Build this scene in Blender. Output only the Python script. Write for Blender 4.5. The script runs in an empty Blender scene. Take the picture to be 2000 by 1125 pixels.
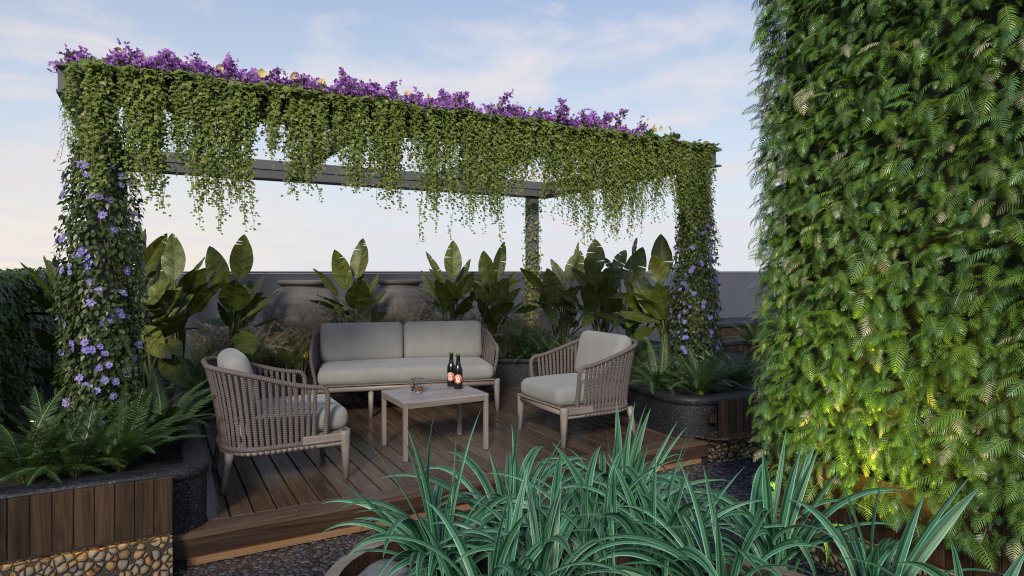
import bpy, math, random
import numpy as np
from mathutils import Vector, Matrix
R = random.Random(11)
G = np.random.default_rng(5)
S = bpy.context.scene
COL = S.collection
PI = math.pi
rad = math.radians

# ------------------------------------------------------------------ photo geometry
F, H, HZ = 1246.0, 1.45, 530.0          # focal length in photo pixels, eye height, horizon row
TH = rad(29.3)
CT, ST = math.cos(TH), math.sin(TH)
def at(px, py, Y):                       # point at photo pixel (px,py), Y metres in front of the camera
    X = (px - 1000) / F * Y
    return np.array([X * CT + Y * ST, -X * ST + Y * CT, H - (py - HZ) / F * Y])
def atz(px, py, z):
    return at(px, py, (H - z) * F / (py - HZ))
def atv(px, v):                          # ground plan point on line y=v in column px
    k = (px - 1000) / F
    Y = v / (CT - k * ST)
    return k * Y * CT + Y * ST, Y
RIGHT = np.array([CT, -ST, 0.0]); AWAY = np.array([ST, CT, 0.0]); UP = np.array([0, 0, 1.0])

# ------------------------------------------------------------------ mesh helpers
def nrm(a):
    a = np.asarray(a, float)
    return a / np.maximum(np.linalg.norm(a, axis=-1, keepdims=True), 1e-9)

class MB:
    def __init__(s):
        s.v, s.f, s.r, s.u, s.n, s.flat = [], [], [], [], 0, False
    def add(s, v, faces, rnd=0.5, uv=None):
        v = np.asarray(v, float).reshape(-1, 3)
        if not isinstance(faces, list): faces = [faces]
        for f in faces:
            f = np.asarray(f, int)
            if f.size: s.f.append(f + s.n)
        s.v.append(v)
        s.r.append(np.broadcast_to(np.asarray(rnd, float), (len(v),)).copy())
        s.u.append(np.zeros((len(v), 2)) if uv is None else np.asarray(uv, float))
        s.n += len(v)
        return s
    def build(s, name, mat, parent=None, smooth=False, origin=None, link=True):
        me = bpy.data.meshes.new(name)
        v = np.concatenate(s.v)
        if origin is not None: v = v - np.asarray(origin, float)
        idx = np.concatenate([f.ravel() for f in s.f])
        tot = np.concatenate([np.full(len(f), f.shape[1]) for f in s.f])
        st = np.concatenate([[0], np.cumsum(tot)[:-1]])
        me.vertices.add(len(v)); me.vertices.foreach_set('co', v.ravel())
        me.loops.add(len(idx)); me.loops.foreach_set('vertex_index', idx.astype(np.int32))
        me.polygons.add(len(tot)); me.polygons.foreach_set('loop_start', st.astype(np.int32))
        me.update(calc_edges=True)
        a = me.attributes.new('rnd', 'FLOAT', 'POINT'); a.data.foreach_set('value', np.concatenate(s.r).astype(np.float32))
        ul = me.uv_layers.new(name='UVMap'); ul.data.foreach_set('uv', np.concatenate(s.u)[idx].astype(np.float32).ravel())
        me.polygons.foreach_set('use_smooth', np.full(len(tot), smooth or not s.flat))
        me.materials.append(mat)
        o = bpy.data.objects.new(name, me)
        if link: COL.objects.link(o)
        if parent is not None: o.parent = parent
        return o
    # --- shapes
    def box(s, x0, x1, y0, y1, z0, z1, rnd=0.5, M=None, bev=0.0):
        s.flat = True
        if bev <= 0:
            v = np.array([[x, y, z] for z in (z0, z1) for y in (y0, y1) for x in (x0, x1)], float)
            f = [[0, 2, 3, 1], [4, 5, 7, 6], [0, 1, 5, 4], [2, 6, 7, 3], [0, 4, 6, 2], [1, 3, 7, 5]]
            if M is not None: v = xf(v, M)
            return s.add(v, np.array(f), rnd)
        b = bev
        X, Y, Z = (x0, x1), (y0, y1), (z0, z1)
        v = []; ix = {}
        for i in (0, 1):
            for j in (0, 1):
                for k in (0, 1):
                    sx, sy, sz = (1, -1)[i], (1, -1)[j], (1, -1)[k]
                    c = np.array([X[i], Y[j], Z[k]], float)
                    for ax in range(3):
                        d = np.array([sx * b, sy * b, sz * b], float); d[ax] = 0
                        ix[i, j, k, ax] = len(v); v.append(c + d)
        q, t = [], []
        for i in (0, 1):
            fx = [ix[i, j, k, 0] for j, k in ((0, 0), (1, 0), (1, 1), (0, 1))]
            fy = [ix[j, i, k, 1] for j, k in ((0, 0), (0, 1), (1, 1), (1, 0))]
            fz = [ix[j, k, i, 2] for j, k in ((0, 0), (1, 0), (1, 1), (0, 1))]
            for f in (fx, fy, fz): q.append(f if i else f[::-1])
        for a in (0, 1):
            for c in (0, 1):
                q.append([ix[0, a, c, 1], ix[1, a, c, 1], ix[1, a, c, 2], ix[0, a, c, 2]])
                q.append([ix[a, 0, c, 0], ix[a, 1, c, 0], ix[a, 1, c, 2], ix[a, 0, c, 2]])
                q.append([ix[a, c, 0, 0], ix[a, c, 1, 0], ix[a, c, 1, 1], ix[a, c, 0, 1]])
        for i in (0, 1):
            for j in (0, 1):
                for k in (0, 1): t.append([ix[i, j, k, 0], ix[i, j, k, 1], ix[i, j, k, 2]])
        v = np.array(v); cc = np.array([x0 + x1, y0 + y1, z0 + z1]) / 2; fs = []
        for f in (np.array(q), np.array(t)):
            nn = np.cross(v[f[:, 1]] - v[f[:, 0]], v[f[:, 2]] - v[f[:, 0]]); fl = ((v[f].mean(1) - cc) * nn).sum(1) < 0
            f[fl] = f[fl][:, ::-1]; fs.append(f)
        if M is not None: v = xf(v, M)
        return s.add(v, fs, rnd)
    def tube(s, P, r, n=8, rnd=0.5, cap=True, sx=1.0):
        P = np.asarray(P, float); m = len(P)
        r = np.broadcast_to(np.asarray(r, float), (m,))
        T = nrm(np.gradient(P, axis=0))
        a = np.array([0, 0, 1.0]) if abs(T[0, 2]) < 0.9 else np.array([1.0, 0, 0])
        A = nrm(np.cross(T[0], a)); As = [A]
        for i in range(1, m):
            A = nrm(A - np.dot(A, T[i]) * T[i]); As.append(A)
        As = np.array(As); Bs = np.cross(T, As)
        an = np.arange(n) * 2 * PI / n
        V = P[:, None] + r[:, None, None] * (np.cos(an)[None, :, None] * As[:, None] * sx + np.sin(an)[None, :, None] * Bs[:, None])
        L = np.concatenate([[0], np.cumsum(np.linalg.norm(np.diff(P, axis=0), axis=1))])
        uv = np.stack([np.broadcast_to(np.arange(n) / n, (m, n)), np.broadcast_to(L[:, None], (m, n))], -1)
        i, j = np.meshgrid(np.arange(m - 1), np.arange(n), indexing='ij'); j2 = (j + 1) % n
        f = np.stack([i * n + j, i * n + j2, (i + 1) * n + j2, (i + 1) * n + j], -1).reshape(-1, 4)
        fs = [f]
        if cap: fs += [np.arange(n)[::-1][None], (np.arange(n) + (m - 1) * n)[None]]
        return s.add(V, fs, rnd, uv.reshape(-1, 2))
    def lathe(s, prof, n=32, c=(0, 0, 0), rnd=0.5):
        prof = np.asarray(prof, float); m = len(prof)
        an = np.arange(n) * 2 * PI / n
        V = np.stack([prof[:, None, 0] * np.cos(an), prof[:, None, 0] * np.sin(an), np.broadcast_to(prof[:, None, 1], (m, n))], -1) + np.asarray(c)
        i, j = np.meshgrid(np.arange(m - 1), np.arange(n), indexing='ij'); j2 = (j + 1) % n
        f = np.stack([i * n + j, i * n + j2, (i + 1) * n + j2, (i + 1) * n + j], -1).reshape(-1, 4)
        return s.add(V, f, rnd)
    def grid(s, V, rnd=0.5, uv=None):
        a, b = V.shape[:2]
        i, j = np.meshgrid(np.arange(a - 1), np.arange(b - 1), indexing='ij')
        f = np.stack([i * b + j, i * b + j + 1, (i + 1) * b + j + 1, (i + 1) * b + j], -1).reshape(-1, 4)
        return s.add(V, f, rnd, None if uv is None else uv.reshape(-1, 2))
    def scatter(s, tv, tf, P, T, N, sc, rnd, uv=None):      # many copies of one leaf: side x, along y, normal z
        P = np.asarray(P, float); k, n = len(tv), len(P)
        T = nrm(T); N = nrm(N - (N * T).sum(-1, keepdims=True) * T); X = np.cross(T, N)
        sc = np.broadcast_to(np.asarray(sc, float), (n,))
        V = P[:, None] + sc[:, None, None] * (tv[None, :, 0, None] * X[:, None] + tv[None, :, 1, None] * T[:, None] + tv[None, :, 2, None] * N[:, None])
        fs = []
        for f in (tf if isinstance(tf, list) else [tf]):
            fs.append((f[None] + (np.arange(n) * k)[:, None, None]).reshape(-1, f.shape[1]))
        return s.add(V.reshape(-1, 3), fs, np.repeat(np.broadcast_to(rnd, (n,)), k), None if uv is None else np.tile(uv, (n, 1)))

def xf(v, M):
    M = np.array(M); return v @ M[:3, :3].T + M[:3, 3]
def pillow(hx, hy, hz, r, crown=0.0, n=13, M=None, pinch=0.0):
    t = np.sin(np.linspace(-1, 1, n) * PI / 2); t = np.sign(t) * np.abs(t) ** 0.8
    a, b = np.meshgrid(t, t, indexing='ij'); o = np.ones_like(a)
    mb = MB(); h = np.array([hx, hy, hz])
    for P, flip in (((a, b, o), 0), ((a, b, -o), 1), ((a, o, b), 1), ((a, -o, b), 0), ((o, a, b), 0), ((-o, a, b), 1)):
        p = np.stack(P, -1) * h
        q = np.clip(p, -(h - r), h - r)
        p = q + nrm(p - q) * r
        e = np.clip(1 - (p[..., 0] / hx) ** 2, 0, 1) * np.clip(1 - (p[..., 1] / hy) ** 2, 0, 1)
        p[..., 2] += np.sign(p[..., 2]) * crown * e ** 0.6 * np.clip(np.abs(p[..., 2]) / hz, 0, 1)
        p[..., 2] -= pinch * np.sign(p[..., 2]) * (np.abs(p[..., 0] / hx) * np.abs(p[..., 1] / hy)) ** 4 * hz
        if flip: p = p[::-1]
        mb.grid(p if M is None else xf(p.reshape(-1, 3), M).reshape(p.shape))
    return mb
def weld(o, d=0.0006):
    import bmesh
    b = bmesh.new(); b.from_mesh(o.data); bmesh.ops.remove_doubles(b, verts=b.verts, dist=d)
    bmesh.ops.recalc_face_normals(b, faces=b.faces); b.to_mesh(o.data); b.free()
    return o
def thing(name, label, cat, loc=(0, 0, 0), rz=0.0, group=None):
    o = bpy.data.objects.new(name, None); COL.objects.link(o)
    o.empty_display_size = 0.1; o.location = [float(c) for c in loc]; o.rotation_euler = (0, 0, rz)
    return tag(o, label, cat, group)
def tag(o, label, cat, group=None, kind=None):
    if label: o['label'] = label
    if cat: o['category'] = cat
    if group: o['group'] = group
    if kind: o['kind'] = kind
    return o
def ptag(o, label): o['label'] = label; return o

# ------------------------------------------------------------------ materials
class NT:
    def __init__(s, name):
        s.m = bpy.data.materials.new(name); s.m.use_nodes = True; s.t = s.m.node_tree
        s.b = s.t.nodes['Principled BSDF']; s.out = s.t.nodes['Material Output']
    def n(s, typ, **kw):
        x = s.t.nodes.new('ShaderNode' + typ)
        for k, v in kw.items():
            if k.startswith('i_'):
                key = k[2:]
                key = int(key) if key.isdigit() else key.replace('_', ' ')
                x.inputs[key].default_value = v
            else: setattr(x, k, v)
        return x
    def l(s, a, b): s.t.links.new(a, b)
    def set(s, **kw):
        for k, v in kw.items():
            s.b.inputs[k.replace('_', ' ')].default_value = v
    def ramp(s, fac, stops, interp='LINEAR'):
        r = s.n('ValToRGB'); cr = r.color_ramp; cr.interpolation = interp
        while len(cr.elements) < len(stops): cr.elements.new(0.5)
        for e, (p, c) in zip(cr.elements, stops):
            e.position = p; e.color = (*c, 1) if len(c) == 3 else c
        s.l(fac, r.inputs[0]); return r.outputs[0]
    def coord(s, scale=(1, 1, 1), kind='Object'):
        c = s.n('TexCoord'); m = s.n('Mapping'); m.inputs['Scale'].default_value = scale
        s.l(c.outputs[kind], m.inputs[0]); return m.outputs[0]
    def wpos(s, scale=(1, 1, 1)):
        g = s.n('NewGeometry'); m = s.n('Mapping'); m.inputs['Scale'].default_value = scale
        s.l(g.outputs['Position'], m.inputs[0]); return m.outputs[0]
    def noise(s, vec, scale, detail=3, rough=0.55):
        x = s.n('TexNoise', i_Scale=scale, i_Detail=detail, i_Roughness=rough); s.l(vec, x.inputs['Vector']); return x.outputs['Fac']
    def mix(s, fac, a, b, mode='MIX'):
        x = s.n('Mix', data_type='RGBA', blend_type=mode)
        if isinstance(fac, (int, float)): x.inputs[0].default_value = fac
        else: s.l(fac, x.inputs[0])
        for k, c in ((6, a), (7, b)):
            if isinstance(c, tuple): x.inputs[k].default_value = (*c, 1)
            else: s.l(c, x.inputs[k])
        return x.outputs[2]
    def math(s, op, a, b=None, c=None):
        x = s.n('Math', operation=op)
        for k, q in enumerate((a, b, c)):
            if q is None: continue
            if isinstance(q, (int, float)): x.inputs[k].default_value = q
            else: s.l(q, x.inputs[k])
        return x.outputs[0]
    def bump(s, h, strength=0.3, dist=0.01, prev=None):
        x = s.n('Bump', i_Strength=strength, i_Distance=dist); s.l(h, x.inputs['Height'])
        if prev is not None: s.l(prev, x.inputs['Normal'])
        s.l(x.outputs[0], s.b.inputs['Normal']); return x.outputs[0]
    def col(s, c): s.l(c, s.b.inputs['Base Color'])
    def rnd(s): return s.n('Attribute', attribute_name='rnd').outputs['Fac']

def leaf_mat(name, stops, rough=0.45, trans=0.25, spec=0.5, mottled=0.25, scale=30, tcol=(0.18, 0.3, 0.03)):
    k = NT(name)
    c = k.ramp(k.rnd(), stops)
    nz = k.noise(k.wpos(), scale, 2)
    c2 = k.mix(k.math('MULTIPLY', nz, mottled), c, (0.16, 0.2, 0.05))
    k.col(c2); k.set(Roughness=rough, Specular_IOR_Level=spec)
    tr = k.n('BsdfTranslucent')
    k.l(k.mix(0.5, c2, tcol), tr.inputs['Color'])
    mx = k.n('MixShader', i_0=trans); k.l(k.b.outputs[0], mx.inputs[1]); k.l(tr.outputs[0], mx.inputs[2])
    k.l(mx.outputs[0], k.out.inputs['Surface'])
    return k.m
def plain(name, c, rough=0.5, var=0.15, scale=8, metal=0.0, bump=0.0, bscale=60, **kw):
    k = NT(name)
    nz = k.noise(k.wpos(), scale, 4)
    d = tuple(x * (1 - var) for x in c); e = tuple(min(1, x * (1 + var)) for x in c)
    k.col(k.ramp(nz, [(0.3, d), (0.7, e)])); k.set(Roughness=rough, Metallic=metal, **kw)
    if bump: k.bump(k.noise(k.wpos(), bscale, 3), bump, 0.004)
    return k.m
def wood(name, axis, stops, rough=0.42, ring=1.0, board=True, scale=1.0):
    k = NT(name)
    sc = [22 * scale] * 3; sc[axis] = 1.3 * scale
    w = k.coord(tuple(sc))
    r = k.rnd()
    off = k.n('CombineXYZ'); k.l(k.math('MULTIPLY', r, 37.0), off.inputs[0]); k.l(k.math('MULTIPLY', r, 91.0), off.inputs[1]); k.l(k.math('MULTIPLY', r, 53.0), off.inputs[2])
    ad = k.n('VectorMath', operation='ADD'); k.l(w, ad.inputs[0]); k.l(off.outputs[0], ad.inputs[1])
    g1 = k.noise(ad.outputs[0], 1.0, 5, 0.62)
    sw = k.n('TexNoise', i_Scale=0.35, i_Detail=2.0, i_Distortion=1.6); k.l(ad.outputs[0], sw.inputs['Vector'])
    fig = k.math('FRACT', k.math('MULTIPLY', sw.outputs['Fac'], 9.0 * ring))
    fig = k.math('ABSOLUTE', k.math('SUBTRACT', fig, 0.5))
    v = k.math('ADD', k.math('MULTIPLY', g1, 0.75), k.math('MULTIPLY', fig, 0.42))
    if board: v = k.math('ADD', v, k.math('MULTIPLY', k.math('SUBTRACT', r, 0.5), 0.34))
    k.col(k.ramp(v, stops))
    k.l(k.math('ADD', k.math('MULTIPLY', g1, 0.25), rough - 0.1), k.b.inputs['Roughness'])
    k.bump(g1, 0.25, 0.004)
    return k.m
def pebble(name, scale, stops, grout, dist=0.012, rough=0.5, vec=None):
    k = NT(name)
    w = k.wpos()
    wn = k.n('TexNoise', i_Scale=scale * 0.45, i_Detail=1.0); k.l(w, wn.inputs['Vector'])
    ws = k.n('VectorMath', operation='SCALE'); ws.inputs['Scale'].default_value = 0.5 / scale
    k.l(wn.outputs['Color'], ws.inputs[0])
    ad = k.n('VectorMath', operation='ADD'); k.l(w, ad.inputs[0]); k.l(ws.outputs[0], ad.inputs[1])
    ve = k.n('TexVoronoi', feature='DISTANCE_TO_EDGE', i_Scale=scale); k.l(ad.outputs[0], ve.inputs['Vector'])
    vc = k.n('TexVoronoi', feature='F1', i_Scale=scale); k.l(ad.outputs[0], vc.inputs['Vector'])
    sep = k.n('SeparateColor'); k.l(vc.outputs['Color'], sep.inputs[0])
    c = k.ramp(sep.outputs[0], stops)
    hb = k.math('MINIMUM', k.math('MULTIPLY', ve.outputs['Distance'], 1.25), k.math('MULTIPLY', k.math('SUBTRACT', 0.7, vc.outputs['Distance']), 0.8))
    ve2 = k.n('TexVoronoi', feature='F1', i_Scale=scale * 2.6); k.l(w, ve2.inputs['Vector'])
    sep2 = k.n('SeparateColor'); k.l(ve2.outputs['Color'], sep2.inputs[0]); c2 = k.ramp(sep2.outputs[1], stops)
    small = k.math('MULTIPLY', k.math('MULTIPLY', k.math('SUBTRACT', 0.36, ve2.outputs['Distance']), 0.3), k.math('GREATER_THAN', sep2.outputs[2], 0.55))
    big = k.ramp(hb, [(0.03, (0, 0, 0)), (0.05, (1, 1, 1))])
    c = k.mix(big, k.mix(k.ramp(small, [(0.01, (0, 0, 0)), (0.02, (0.7, 0.7, 0.7))]), grout, c2), c)
    hgt0 = k.math('MAXIMUM', hb, small)
    nz = k.noise(w, scale * 5, 4)
    c = k.mix(k.math('MULTIPLY', nz, 0.55), c, k.mix(0.5, c, (0.02, 0.018, 0.016)))
    k.col(c)
    hgt = k.ramp(hgt0, [(0.0, (0, 0, 0)), (0.12, (0.6, 0.6, 0.6)), (0.3, (0.92, 0.92, 0.92)), (0.5, (1, 1, 1))])
    p = k.bump(hgt, 1.0, dist)
    k.bump(nz, 0.25, dist * 0.25, p)
    k.set(Roughness=rough + 0.1, Specular_IOR_Level=0.22)
    return k.m

DK = [(0.2, (0.038, 0.024, 0.0155)), (0.5, (0.078, 0.051, 0.0345)), (0.75, (0.118, 0.081, 0.057)), (0.98, (0.175, 0.126, 0.093))]
m_deck = wood('deck_wood', 1, DK, 0.23)
m_deck.node_tree.nodes['Principled BSDF'].inputs['Specular IOR Level'].default_value = 0.6
m_border = wood('border_wood', 0, DK, 0.36)
m_fascia = wood('fascia_wood', 0, [(0.3, (0.02, 0.0115, 0.007)), (0.55, (0.05, 0.029, 0.017)), (0.9, (0.1, 0.06, 0.035))], 0.4)
m_panel = wood('panel_wood', 2, [(0.25, (0.014, 0.0085, 0.0053)), (0.5, (0.034, 0.02, 0.0123)), (0.85, (0.072, 0.044, 0.027))], 0.5, scale=0.8)
m_panel.node_tree.nodes['Principled BSDF'].inputs['Specular IOR Level'].default_value = 0.2
m_ringwood = wood('ring_wood', 0, [(0.25, (0.11, 0.092, 0.08)), (0.5, (0.18, 0.155, 0.135)), (0.85, (0.27, 0.235, 0.21))], 0.5, board=False)
TK = [(0.25, (0.14, 0.118, 0.106)), (0.5, (0.205, 0.175, 0.158)), (0.85, (0.275, 0.24, 0.22))]
m_teak = wood('weathered_teak', 2, TK, 0.42, ring=0.6)
m_teakx = wood('weathered_teak_long', 0, TK, 0.38, ring=0.6)
m_table = wood('pale_table_wood', 0, [(0.25, (0.2, 0.18, 0.172)), (0.5, (0.27, 0.247, 0.238)), (0.85, (0.34, 0.318, 0.31))], 0.34, ring=0.6)
m_teaky = wood('weathered_teak_cross', 1, TK, 0.4, ring=0.6)

def mk_granite():
    k = NT('dark_granite'); w = k.wpos()
    a = k.noise(w, 95, 5, 0.7); b = k.noise(w, 260, 2, 0.5)
    v = k.math('ADD', k.math('MULTIPLY', a, 0.65), k.math('MULTIPLY', b, 0.45))
    k.col(k.ramp(v, [(0.45, (0.003, 0.003, 0.004)), (0.56, (0.009, 0.0095, 0.013)), (0.64, (0.036, 0.039, 0.05)), (0.74, (0.26, 0.275, 0.32))]))
    k.set(Roughness=0.5, Specular_IOR_Level=0.3); k.bump(v, 0.35, 0.004); return k.m
m_granite = mk_granite()
def mk_plaster():
    k = NT('painted_plaster'); w = k.wpos()
    k.col(k.ramp(k.noise(w, 1.3, 5), [(0.3, (0.058, 0.064, 0.09)), (0.7, (0.074, 0.081, 0.112))])); k.set(Roughness=0.75)
    k.bump(k.noise(w, 90, 3), 0.12, 0.003); return k.m
m_plaster = mk_plaster()
def mk_vase():
    k = NT('pitted_concrete'); w = k.wpos((1, 1, 1.6))
    a = k.noise(w, 4, 6, 0.6); pits = k.noise(k.wpos((1, 1, 2.4)), 42, 3, 0.65); band = k.noise(k.wpos((0.4, 0.4, 9)), 3, 3)
    v = k.math('ADD', k.math('MULTIPLY', a, 0.6), k.math('MULTIPLY', band, 0.4))
    c = k.ramp(v, [(0.3, (0.08, 0.07, 0.066)), (0.55, (0.145, 0.133, 0.128)), (0.75, (0.2, 0.188, 0.184))])
    pm = k.ramp(pits, [(0.64, (0, 0, 0)), (0.68, (1, 1, 1))])
    k.col(k.mix(pm, c, (0.03, 0.027, 0.025))); k.set(Roughness=0.85)
    p = k.bump(k.math('MULTIPLY', pm, -1.0), 0.7, 0.012); k.bump(a, 0.25, 0.01, p); return k.m
m_vase = mk_vase()
PB = [(0.0, (0.02, 0.028, 0.05)), (0.3, (0.038, 0.05, 0.085)), (0.55, (0.062, 0.075, 0.112)), (0.75, (0.075, 0.072, 0.074)), (0.85, (0.03, 0.036, 0.052)), (1.0, (0.15, 0.15, 0.155))]
m_floor = pebble('pebble_paving', 25, PB, (0.008, 0.008, 0.009), 0.02, 0.42)
PW = [(0.0, (0.1, 0.065, 0.035)), (0.25, (0.2, 0.15, 0.09)), (0.45, (0.14, 0.137, 0.13)), (0.65, (0.24, 0.14, 0.05)), (0.85, (0.21, 0.19, 0.165)), (1.0, (0.09, 0.08, 0.075))]
m_pwall = pebble('pebble_facing', 24, PW, (0.018, 0.014, 0.01), 0.025, 0.5)
m_soil = plain('soil', (0.01, 0.0075, 0.0055), 0.95, 0.5, 30, bump=1.0, bscale=60)
m_metal = plain('powder_coated_steel', (0.095, 0.096, 0.108), 0.5, 0.08, 3)
m_black = plain('black_metal', (0.02, 0.02, 0.022), 0.45, 0.1, 5)
def mk_rope():
    k = NT('rope_cord'); w = k.coord((1, 1, 1), 'UV')
    sx = k.n('SeparateXYZ'); k.l(w, sx.inputs[0])
    wv = k.math('SINE', k.math('MULTIPLY', sx.outputs[1], 420.0))
    k.col(k.ramp(k.noise(k.wpos(), 120, 3), [(0.3, (0.08, 0.064, 0.062)), (0.7, (0.135, 0.109, 0.107))])); k.set(Roughness=0.8)
    k.bump(wv, 0.5, 0.0025); return k.m
m_rope = mk_rope()
def mk_fabric():
    k = NT('grey_fabric'); w = k.wpos()
    k.col(k.ramp(k.noise(w, 5, 4), [(0.3, (0.2, 0.2, 0.196)), (0.7, (0.235, 0.235, 0.23))])); k.set(Roughness=0.85, Sheen_Weight=0.15)
    p = k.bump(k.noise(k.wpos((1, 1, 1)), 420, 2), 0.2, 0.0015)
    k.bump(k.noise(k.wpos((1, 1.6, 0.8)), 8, 3, 0.5), 0.4, 0.025, p); return k.m
m_fabric = mk_fabric()
m_piping = plain('fabric_piping', (0.14, 0.138, 0.126), 0.85, 0.05, 30)

m_ivy = leaf_mat('ivy_leaf', [(0, (0.05, 0.085, 0.018)), (0.35, (0.115, 0.165, 0.028)), (0.62, (0.17, 0.22, 0.036)), (0.85, (0.22, 0.25, 0.055)), (1, (0.26, 0.25, 0.1))], 0.45, 0.25)
m_ivystem = leaf_mat('ivy_stem', [(0, (0.14, 0.2, 0.03)), (1, (0.25, 0.32, 0.06))], 0.5, 0.1)
m_hedge = leaf_mat('hedge_leaf', [(0, (0.014, 0.042, 0.01)), (0.5, (0.032, 0.08, 0.018)), (1, (0.07, 0.13, 0.026))], 0.4, 0.2)
m_clem = leaf_mat('clematis_leaf', [(0, (0.018, 0.036, 0.012)), (0.5, (0.036, 0.065, 0.02)), (0.8, (0.065, 0.095, 0.025)), (1, (0.13, 0.16, 0.03))], 0.4, 0.22)
m_vinewood = plain('vine_stem', (0.12, 0.07, 0.04), 0.8)
m_fern = leaf_mat('fern_leaf', [(0, (0.01, 0.034, 0.012)), (0.5, (0.018, 0.058, 0.021)), (1, (0.034, 0.09, 0.03))], 0.42, 0.18)
m_fernrib = leaf_mat('fern_rib', [(0, (0.09, 0.13, 0.03)), (1, (0.16, 0.2, 0.05))], 0.5, 0.05)
m_wfern = leaf_mat('wall_fern_leaf', [(0, (0.014, 0.05, 0.01)), (0.2, (0.044, 0.125, 0.016)), (0.42, (0.085, 0.2, 0.022)), (0.6, (0.13, 0.245, 0.022)), (0.76, (0.08, 0.22, 0.1)), (0.9, (0.19, 0.28, 0.035)), (0.96, (0.36, 0.38, 0.2)), (1, (0.48, 0.46, 0.3))], 0.36, 0.12, spec=0.55, mottled=0.15)
m_grass = leaf_mat('plume_grass_blade', [(0, (0.06, 0.085, 0.028)), (0.6, (0.13, 0.155, 0.055)), (1, (0.22, 0.215, 0.1))], 0.5, 0.2)
m_plume = leaf_mat('grass_plume', [(0, (0.34, 0.28, 0.18)), (1, (0.55, 0.47, 0.34))], 0.8, 0.3, tcol=(0.4, 0.3, 0.2))
m_boug = leaf_mat('bougainvillea_bract', [(0, (0.27, 0.09, 0.42)), (0.5, (0.43, 0.18, 0.58)), (1, (0.6, 0.34, 0.72))], 0.6, 0.3, mottled=0.0, tcol=(0.35, 0.06, 0.45))
m_bleaf = leaf_mat('bougainvillea_leaf', [(0, (0.05, 0.09, 0.025)), (1, (0.13, 0.19, 0.05))], 0.5, 0.3)
m_violet = leaf_mat('clematis_petal', [(0, (0.16, 0.14, 0.5)), (0.6, (0.25, 0.22, 0.62)), (1, (0.4, 0.36, 0.72))], 0.55, 0.25, mottled=0.0, tcol=(0.3, 0.2, 0.7))
m_yellow = leaf_mat('yellow_petal', [(0, (0.65, 0.52, 0.14)), (1, (0.75, 0.66, 0.3))], 0.55, 0.3, mottled=0.0, tcol=(0.7, 0.6, 0.1))
m_stamen = plain('stamen', (0.4, 0.32, 0.06), 0.6)
m_bark = plain('bare_bark', (0.2, 0.14, 0.11), 0.9, 0.3, 20)

def mk_banana():
    k = NT('banana_leaf'); uv = k.n('TexCoord').outputs['UV']
    sx = k.n('SeparateXYZ'); k.l(uv, sx.inputs[0]); x, y = sx.outputs[0], sx.outputs[1]
    ax = k.math('ABSOLUTE', x)
    ph = k.math('ADD', k.math('MULTIPLY', y, 30.0), k.math('MULTIPLY', ax, -4.0))
    cv = k.n('CombineXYZ'); k.l(ph, cv.inputs[1]); k.l(k.math('MULTIPLY', x, 1.2), cv.inputs[0]); k.l(k.math('MULTIPLY', k.rnd(), 50.0), cv.inputs[2])
    v1 = k.noise(cv.outputs[0], 1.0, 4, 0.7)
    fine = k.math('SINE', k.math('MULTIPLY', ph, 9.0))
    base = k.ramp(k.rnd(), [(0, (0.055, 0.08, 0.01)), (0.5, (0.1, 0.13, 0.016)), (1, (0.16, 0.18, 0.032))])
    c = k.mix(k.ramp(v1, [(0.42, (0, 0, 0)), (0.62, (1, 1, 1))]), k.mix(0.72, base, (0.012, 0.024, 0.004)), base)
    rib = k.ramp(ax, [(0.03, (1, 1, 1)), (0.06, (0, 0, 0))])
    c = k.mix(rib, c, (0.075, 0.075, 0.028))
    k.col(c); k.set(Roughness=0.36, Specular_IOR_Level=0.4)
    p = k.bump(fine, 0.25, 0.004); k.bump(v1, 0.3, 0.01, p)
    tr = k.n('BsdfTranslucent'); k.l(k.mix(0.4, c, (0.25, 0.3, 0.04)), tr.inputs['Color'])
    mx = k.n('MixShader', i_0=0.1); k.l(k.b.outputs[0], mx.inputs[1]); k.l(tr.outputs[0], mx.inputs[2]); k.l(mx.outputs[0], k.out.inputs['Surface'])
    return k.m
m_banana = mk_banana()
m_stalk = leaf_mat('banana_stalk', [(0, (0.035, 0.05, 0.015)), (1, (0.075, 0.09, 0.03))], 0.45, 0.05)
def mk_strap():
    k = NT('variegated_blade'); uv = k.n('TexCoord').outputs['UV']
    sx = k.n('SeparateXYZ'); k.l(uv, sx.inputs[0])
    x = k.math('ADD', sx.outputs[0], k.math('MULTIPLY', k.math('SUBTRACT', k.rnd(), 0.5), 0.06))
    W = (0.29, 0.52, 0.4); D = (0.022, 0.08, 0.028); Mg = (0.055, 0.215, 0.12)
    c = k.ramp(x, [(0.0, W), (0.06, W), (0.1, Mg), (0.27, Mg), (0.31, (0.16, 0.34, 0.22)), (0.36, Mg), (0.42, D), (0.58, D), (0.64, Mg), (0.69, (0.16, 0.34, 0.22)), (0.73, Mg), (0.9, Mg), (0.94, W), (1.0, W)])
    g2 = k.ramp(k.rnd(), [(0, (0.55, 0.62, 0.5)), (1, (1.0, 1.0, 1.0))])
    c = k.mix(1.0, c, g2, 'MULTIPLY')
    k.col(c); k.set(Roughness=0.38, Specular_IOR_Level=0.5)
    k.bump(k.math('SINE', k.math('MULTIPLY', x, 50.0)), 0.25, 0.002)
    tr = k.n('BsdfTranslucent'); k.l(c, tr.inputs['Color'])
    mx = k.n('MixShader', i_0=0.2); k.l(k.b.outputs[0], mx.inputs[1]); k.l(tr.outputs[0], mx.inputs[2]); k.l(mx.outputs[0], k.out.inputs['Surface'])
    return k.m
m_strap = mk_strap()
def emit(name, c, s):
    k = NT(name); k.set(Base_Color=(*c, 1), Emission_Color=(*c, 1), Emission_Strength=s); return k.m
m_led = emit('warm_led_strip', (1.0, 0.58, 0.18), 7.0)
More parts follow.
